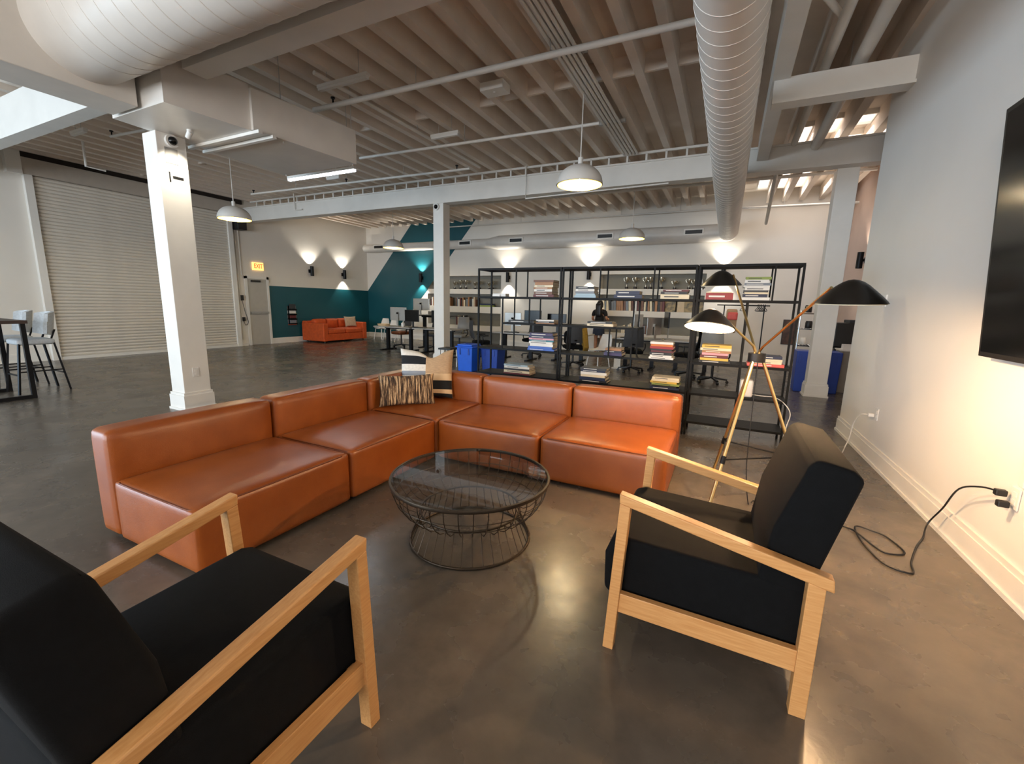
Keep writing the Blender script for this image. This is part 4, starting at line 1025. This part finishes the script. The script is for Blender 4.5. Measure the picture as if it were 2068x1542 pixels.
# cluster behind first bookcase
desk('grey desk behind the first bookcase', -5.75, -4.45, 10.45, 11.2); desk('grey desk behind the gap between the first bookcases', -4.4, -3.2, 11.0, 11.75)
monitor((-5.35, 11.0, .74), 0, 'silver monitor behind the first bookcase', .5, .36, zc=.34)
monitor((-4.75, 11.0, .74), PI, 'dark monitor behind the first bookcase, right of the silver one', .5, .36, 'black_plastic', .42, 'black_plastic')
monitor((-4.2, 11.4, .74), PI, 'wide black monitor beside the bookcase divider', .55, .24, 'black_plastic', .40, 'black_plastic')
office_chair((-5.75, 9.95, 0), -.9, 'black mesh office chair behind the left end of the bookcases')
office_chair((-5.0, 11.6, 0), PI, 'black office chair on the far side of the bookcase desks')
ch = office_chair((-3.35, 10.35, 0), .5, 'black office chair with a coat behind the bookcase divider')
o = MB().prism([(-.05, 0), (-.2, -.05), (-.22, -.5), (-.05, -.62), (.1, -.6), (.18, -.1), (.08, 0)], lambda u, v, q: (.02+.12*q+.05*math.sin(v*9), u, v)).build('jacket', 'mustard', bevel=.02, smooth=60); o.location = (-3.15, 10.3, 1.0); o.rotation_euler = (0, 0, .4); tag(o, 'mustard jacket hanging over the black office chair', 'jacket')
o = MB().soft(-.17, .17, -.1, .1, 0, .34, .09, n=6).build('handbag', 'black_fabric', smooth=60); o.location = (-3.42, 10.33, .545); tag(o, 'black bag slumped on the office chair by the divider', 'bag')
# cluster behind the middle bookcase
desk('grey desk behind the middle bookcase', -2.45, -1.3, 10.7, 11.5); desk('grey desk behind the lamp shade', -1.25, -.1, 10.75, 11.5)
monitor((-1.95, 11.1, .74), 1.35, 'silver monitor seen almost edge-on behind the middle bookcase', .55, .36, zc=.40)
monitor((-1.55, 11.0, .74), 1.0, 'silver monitor turned sideways beside the edge-on one', .5, .42, zc=.3)
monitor((-1.30, 11.3, .74), 1.9, 'dark monitor turned sideways beyond the silver pair', .5, .38, 'grey_mesh', .46)
office_chair((-.65, 10.25, 0), 1.2, 'black office chair behind the divider next to the lamp', 'black_fabric', 'black_fabric')
office_chair((-1.9, 10.25, 0), .3, 'black office chair below the sideways monitors')
office_chair((-.15, 9.7, 0), -.2, 'grey-backed office chair behind the glowing lamp shade', 'grey_mesh', 'grey_plastic')
shell_chair((-2.72, 10.4, 0), 2.6, 'white shell chair beside the woman')
o = MB().box(-.08, .08, 0, .03, 0, .62).box(-.12, .12, -.06, .09, 0, .02).build('display_panel', 'patch_white'); o.location = (-2.3, 10.62, 0); tag(o, 'narrow white panel standing in front of the middle desk', 'panel')
# keyboards and paper
for x, y, l in ((-5.2, 10.62, 'flat black keyboard on the desk behind the first bookcase'), (-8.1, 10.4, 'flat black keyboard by the teal corner monitors'), (-2.1, 10.85, 'flat black keyboard on the desk behind the middle bookcase')):
    o = MB().box(-.2, .2, -.07, .07, 0, .018).build('keyboard', 'black_plastic', bevel=.004); o.location = (x, y, .74); tag(o, l, 'keyboard')

# ================================================================== CLOTHES RAIL, POSTER
t = thing('clothes_rail', 'black clothes rail standing by the far wall', 'clothes rail', (.35, 12.9, 0))
MB().cyl((-.6, 0, 1.6), (.62, 0, 1.6), .014, n=8).build('top_bar', 'black_metal', t)
for x in (-.42, .5):
    MB().cyl((x, 0, 0), (x, 0, 1.6), .014, n=8).build('upright', 'black_metal', t); MB().bar((x, -.25, .02), (x, .25, .02), .03, .03).build('foot', 'black_metal', t)
def hanger(x, label):
    t = thing('coat_hanger', label, 'hanger', (x, 12.9, 1.61), 1.25)
    MB().tube(smoothpath([(0, 0, 0), (.0, .0, .02), (.02, 0, .0), (0, 0, -.05), (-.2, 0, -.14), (.2, 0, -.14), (0, 0, -.05)]), .008, 6).build('hanger_wire', 'black_plastic', t)
for k, x in enumerate((.70, .74, .78, .82, .86)): hanger(x, ordw(k+1)+' black hanger in the bunch at the rail end')
hanger(.36, 'lone dark hanger near the middle of the rail')
o = MB().soft(-.13, .13, -.05, .05, -.62, 0, .04, n=6).build('hanging_garment', 'patch_tan', smooth=60); o.location = (.12, 12.85, 1.5); tag(o, 'brown garment hanging on the clothes rail', 'garment')
MATS['patch_tan']
o = MB().soft(-.12, .12, -.06, .06, 0, .2, .03, n=5).build('red_scarf', 'book_coral', smooth=60); o.location = (.14, 12.75, 1.22); tag(o, 'red striped scarf over the brown garment', 'scarf')
t = thing('wall_poster', 'dark portrait poster on the far wall by the wire rack', 'poster', (1.57, YF, .91))
MB().box(-.15, .15, -.02, 0, -.34, .34).build('frame', 'black_plastic', t); MB().box(-.13, .13, -.023, -.02, -.32, .32).build('print', 'poster', t)

# ================================================================== NICHE CONTENTS
def row(x0, x1, z, zmax, where, mean=.035, seed=1, pal=None, lean=.0):
    rnd = random.Random(seed); x = x0; i = 0
    pal = pal or ['cream', 'tan', 'black', 'white', 'beige', 'brown', 'charcoal', 'cream', 'maroon', 'grey']
    while x < x1-.02:
        w_ = rnd.uniform(.6, 1.5)*mean; h = rnd.uniform(.62, .95)*(zmax-z); c = rnd.choice(pal); i += 1
        a = rnd.uniform(0, lean)
        o = MB().box(0, w_*.92, 0, .2, 0, h).build('book', 'book_'+c); o.location = (x, 14.13, z+.001); o.rotation_euler = (0, -a, 0)
        if a: o.location.x += 0
        tag(o, '%s book, %s from the left %s' % (c, ordw(i), where), 'book', 'books on the wall shelves')
        x += w_ + (h*math.sin(a)*.15 if a else 0)
row(-9.3, -8.45, 1.37, 1.75, 'on the middle shelf left of the bookcases', .05, 3)
row(-10.5, -9.6, 1.37, 1.75, 'on the middle shelf beside the teal stripe', .045, 4)
row(-9.3, -8.75, .67, 1.05, 'on the lower shelf left of the bookcases', .055, 5)
row(-3.65, -1.75, 1.37, 1.80, 'on the middle shelf beside the woman', .062, 6, lean=.12)
row(-3.0, -1.9, .66, 1.0, 'on the lower shelf below the sideways monitors', .06, 7)
for k, (x, w_, l) in enumerate(((-1.6, .34, 'dark photo print on the wall shelf nearest the book row'), (-1.28, .2, 'cream photo print on the wall shelf'), (-1.0, .36, 'dark photo print on the wall shelf behind the lamp'), (-.72, .16, 'small photo print at the end of the wall shelf'))):
    o = MB().box(-w_/2, w_/2, 0, .02, 0, .40).build('photo_board', 'photo_print' if k != 1 else 'book_beige'); o.location = (x, 14.25, 1.372); o.rotation_euler = (-.1, 0, 0); tag(o, l, 'picture')
o = MB().box(-.3, .3, 0, .25, 0, .06).build('magazine', 'book_navy'); o.location = (-8.05, 14.14, 1.43); tag(o, 'navy magazine pile on the middle wall shelf', 'magazine')
o = MB().box(-.28, .3, 0, .25, 0, .06).build('magazine', 'book_green'); o.location = (-8.05, 14.14, 1.37); tag(o, 'green magazine pile under the navy one on the wall shelf', 'magazine')
def trophy(x, z, h, label, mt='trophy'):
    t = thing('trophy_cup', label, 'trophy', (x, 14.27, z), group='trophies on the top wall shelves')
    MB().lathe([(.001, 0), (.05, 0), (.05, .06*h/.3), (.035, .065*h/.3), (.001, .066*h/.3)], 16).build('base', 'trophy_dark', t, smooth=40)
    q = h/.3
    MB().lathe([(.012, .06*q), (.01, .14*q), (.02, .16*q), (.05, .2*q), (.06, .3*q), (.055, .3*q), (.04, .2*q), (.001, .18*q)], 18).build('cup', mt, t, smooth=50)
    for s in (-1, 1): MB().tube(smoothpath([(s*.05, 0, .28*q), (s*.095, 0, .28*q), (s*.08, 0, .22*q), (s*.045, 0, .2*q)]), .006, 5).build('cup_handle', mt, t, smooth=60)
for i, x in enumerate((-10.3, -9.9, -9.45)): trophy(x, 2.01, .28, ordw(i+1)+' trophy cup on the top shelf by the teal stripe')
for i, x in enumerate((-9.2, -8.95, -8.55, -8.35, -7.95, -7.8)): trophy(x, 2.01, (.33, .33, .26, .3, .24, .3)[i], ordw(i+1)+' trophy cup on the top shelf left of the bookcases')
for i, x in enumerate((-2.95, -2.68, -2.36, -2.22, -1.9)): trophy(x, 2.05, .36, ordw(i+1)+' trophy cup on the top shelf right of the woman')
for i, x in enumerate((-1.5, -1.1, -.95)): trophy(x, 2.05, (.25, .3, .28)[i], ordw(i+1)+' small trophy past the bookcase divider')
def glass_award(x, label):
    t = thing('glass_award', label, 'award', (x, 14.25, 2.05))
    MB().lathe([(.001, 0), (.06, 0), (.06, .03), (.001, .03)], 14).build('base', 'chrome', t)
    MB().lathe([(.03, .03), (.06, .12), (.065, .22), (.03, .32), (.001, .33)], 12, sy=.35).build('award_plate', 'white_plastic', t, smooth=50)
for i, x in enumerate((-.98+.2, -.84+.2+.03)): glass_award(x-.0, ['first', 'second'][i]+' pale oval award at the end of the top wall shelf')

# ================================================================== THE WOMAN
def skinned(name, verts, edges, mt, parent, sub=2):
    me = bpy.data.meshes.new(name); me.from_pydata([v[:3] for v in verts], edges, []); me.materials.append(MATS[mt])
    o = bpy.data.objects.new(name, me); COL.objects.link(o); o.parent = parent
    md = o.modifiers.new('skin', 'SKIN'); md.use_smooth_shade = True
    for i, v in enumerate(verts):
        r = v[3]; me.skin_vertices[0].data[i].radius = r if isinstance(r, tuple) else (r, r)
    for d in me.skin_vertices[0].data: d.use_root = False
    me.skin_vertices[0].data[0].use_root = True
    s = o.modifiers.new('sub', 'SUBSURF'); s.levels = sub; s.render_levels = sub
    return o
def woman():
    t = thing('person', 'person in black top and dark skirt standing at the wall shelves', 'person', (-3.55, 13.45, 0), math.radians(-12))
    V = [(0, 0, .92, (.155, .11)), (0, 0, 1.08, (.125, .09)), (0, .01, 1.24, (.15, .095)), (0, 0, 1.36, (.12, .07)), (0, 0, 1.42, .045), (0, .02, 1.47, .048), (0, .02, 1.55, (.072, .088)), (0, .02, 1.62, (.05, .06)),
         (-.09, 0, .86, .09), (-.09, .01, .50, .058), (-.09, -.01, .28, .05), (-.085, -.01, .08, .033), (-.09, .10, .03, .03),
         (.09, 0, .86, .09), (.095, .03, .50, .058), (.10, .03, .28, .05), (.10, .02, .08, .033), (.11, .13, .03, .03),
         (-.175, 0, 1.34, .05), (-.235, -.01, 1.10, .04), (-.19, .16, .98, .032), (-.14, .26, .99, .028), (-.12, .32, .99, .02),
         (.175, 0, 1.34, .05), (.235, .02, 1.12, .04), (.2, .2, 1.06, .032), (.16, .30, 1.1, .028), (.14, .36, 1.11, .02)]
    Ed = [(0,1),(1,2),(2,3),(3,4),(4,5),(5,6),(6,7),(0,8),(8,9),(9,10),(10,11),(11,12),(0,13),(13,14),(14,15),(15,16),(16,17),(3,18),(18,19),(19,20),(20,21),(21,22),(3,23),(23,24),(24,25),(25,26),(26,27)]
    skinned('body', V, Ed, 'skin', t)
    V2 = [(0, 0, .93, (.17, .125)), (0, 0, 1.08, (.15, .11)), (0, .01, 1.24, (.17, .115)), (0, 0, 1.36, (.135, .085)), (0, 0, 1.41, .062), (-.18, 0, 1.34, .066), (-.225, -.005, 1.17, .06), (.18, 0, 1.34, .066), (.225, .01, 1.18, .06)]
    skinned('top', V2, [(0,1),(1,2),(2,3),(3,4),(3,5),(5,6),(3,7),(7,8)], 'shirt', t)
    MB().lathe([(.001, .985), (.15, .98), (.165, .9), (.185, .75), (.195, .60), (.185, .60), (.17, .75), (.15, .95)], 28, sy=.78).build('skirt', 'skirt', t, smooth=50)
    m = MB(); m.lathe([(.001, 1.665), (.06, 1.655), (.093, 1.61), (.103, 1.55), (.10, 1.49), (.085, 1.45), (.001, 1.46)], 20, (0, -.005, 0), sy=1.05)
    m.soft(-.105, .105, -.115, -.035, 1.16, 1.58, .04, (0, .015, 0), 6)
    m.build('hair', 'hair', t, smooth=60)
    for s in (-1, 1): MB().soft(s*.095-.04, s*.095+.04, -.05, .17, 0, .035, .016, n=4).build('sandal', 'leather_dark', t, smooth=60)
woman()
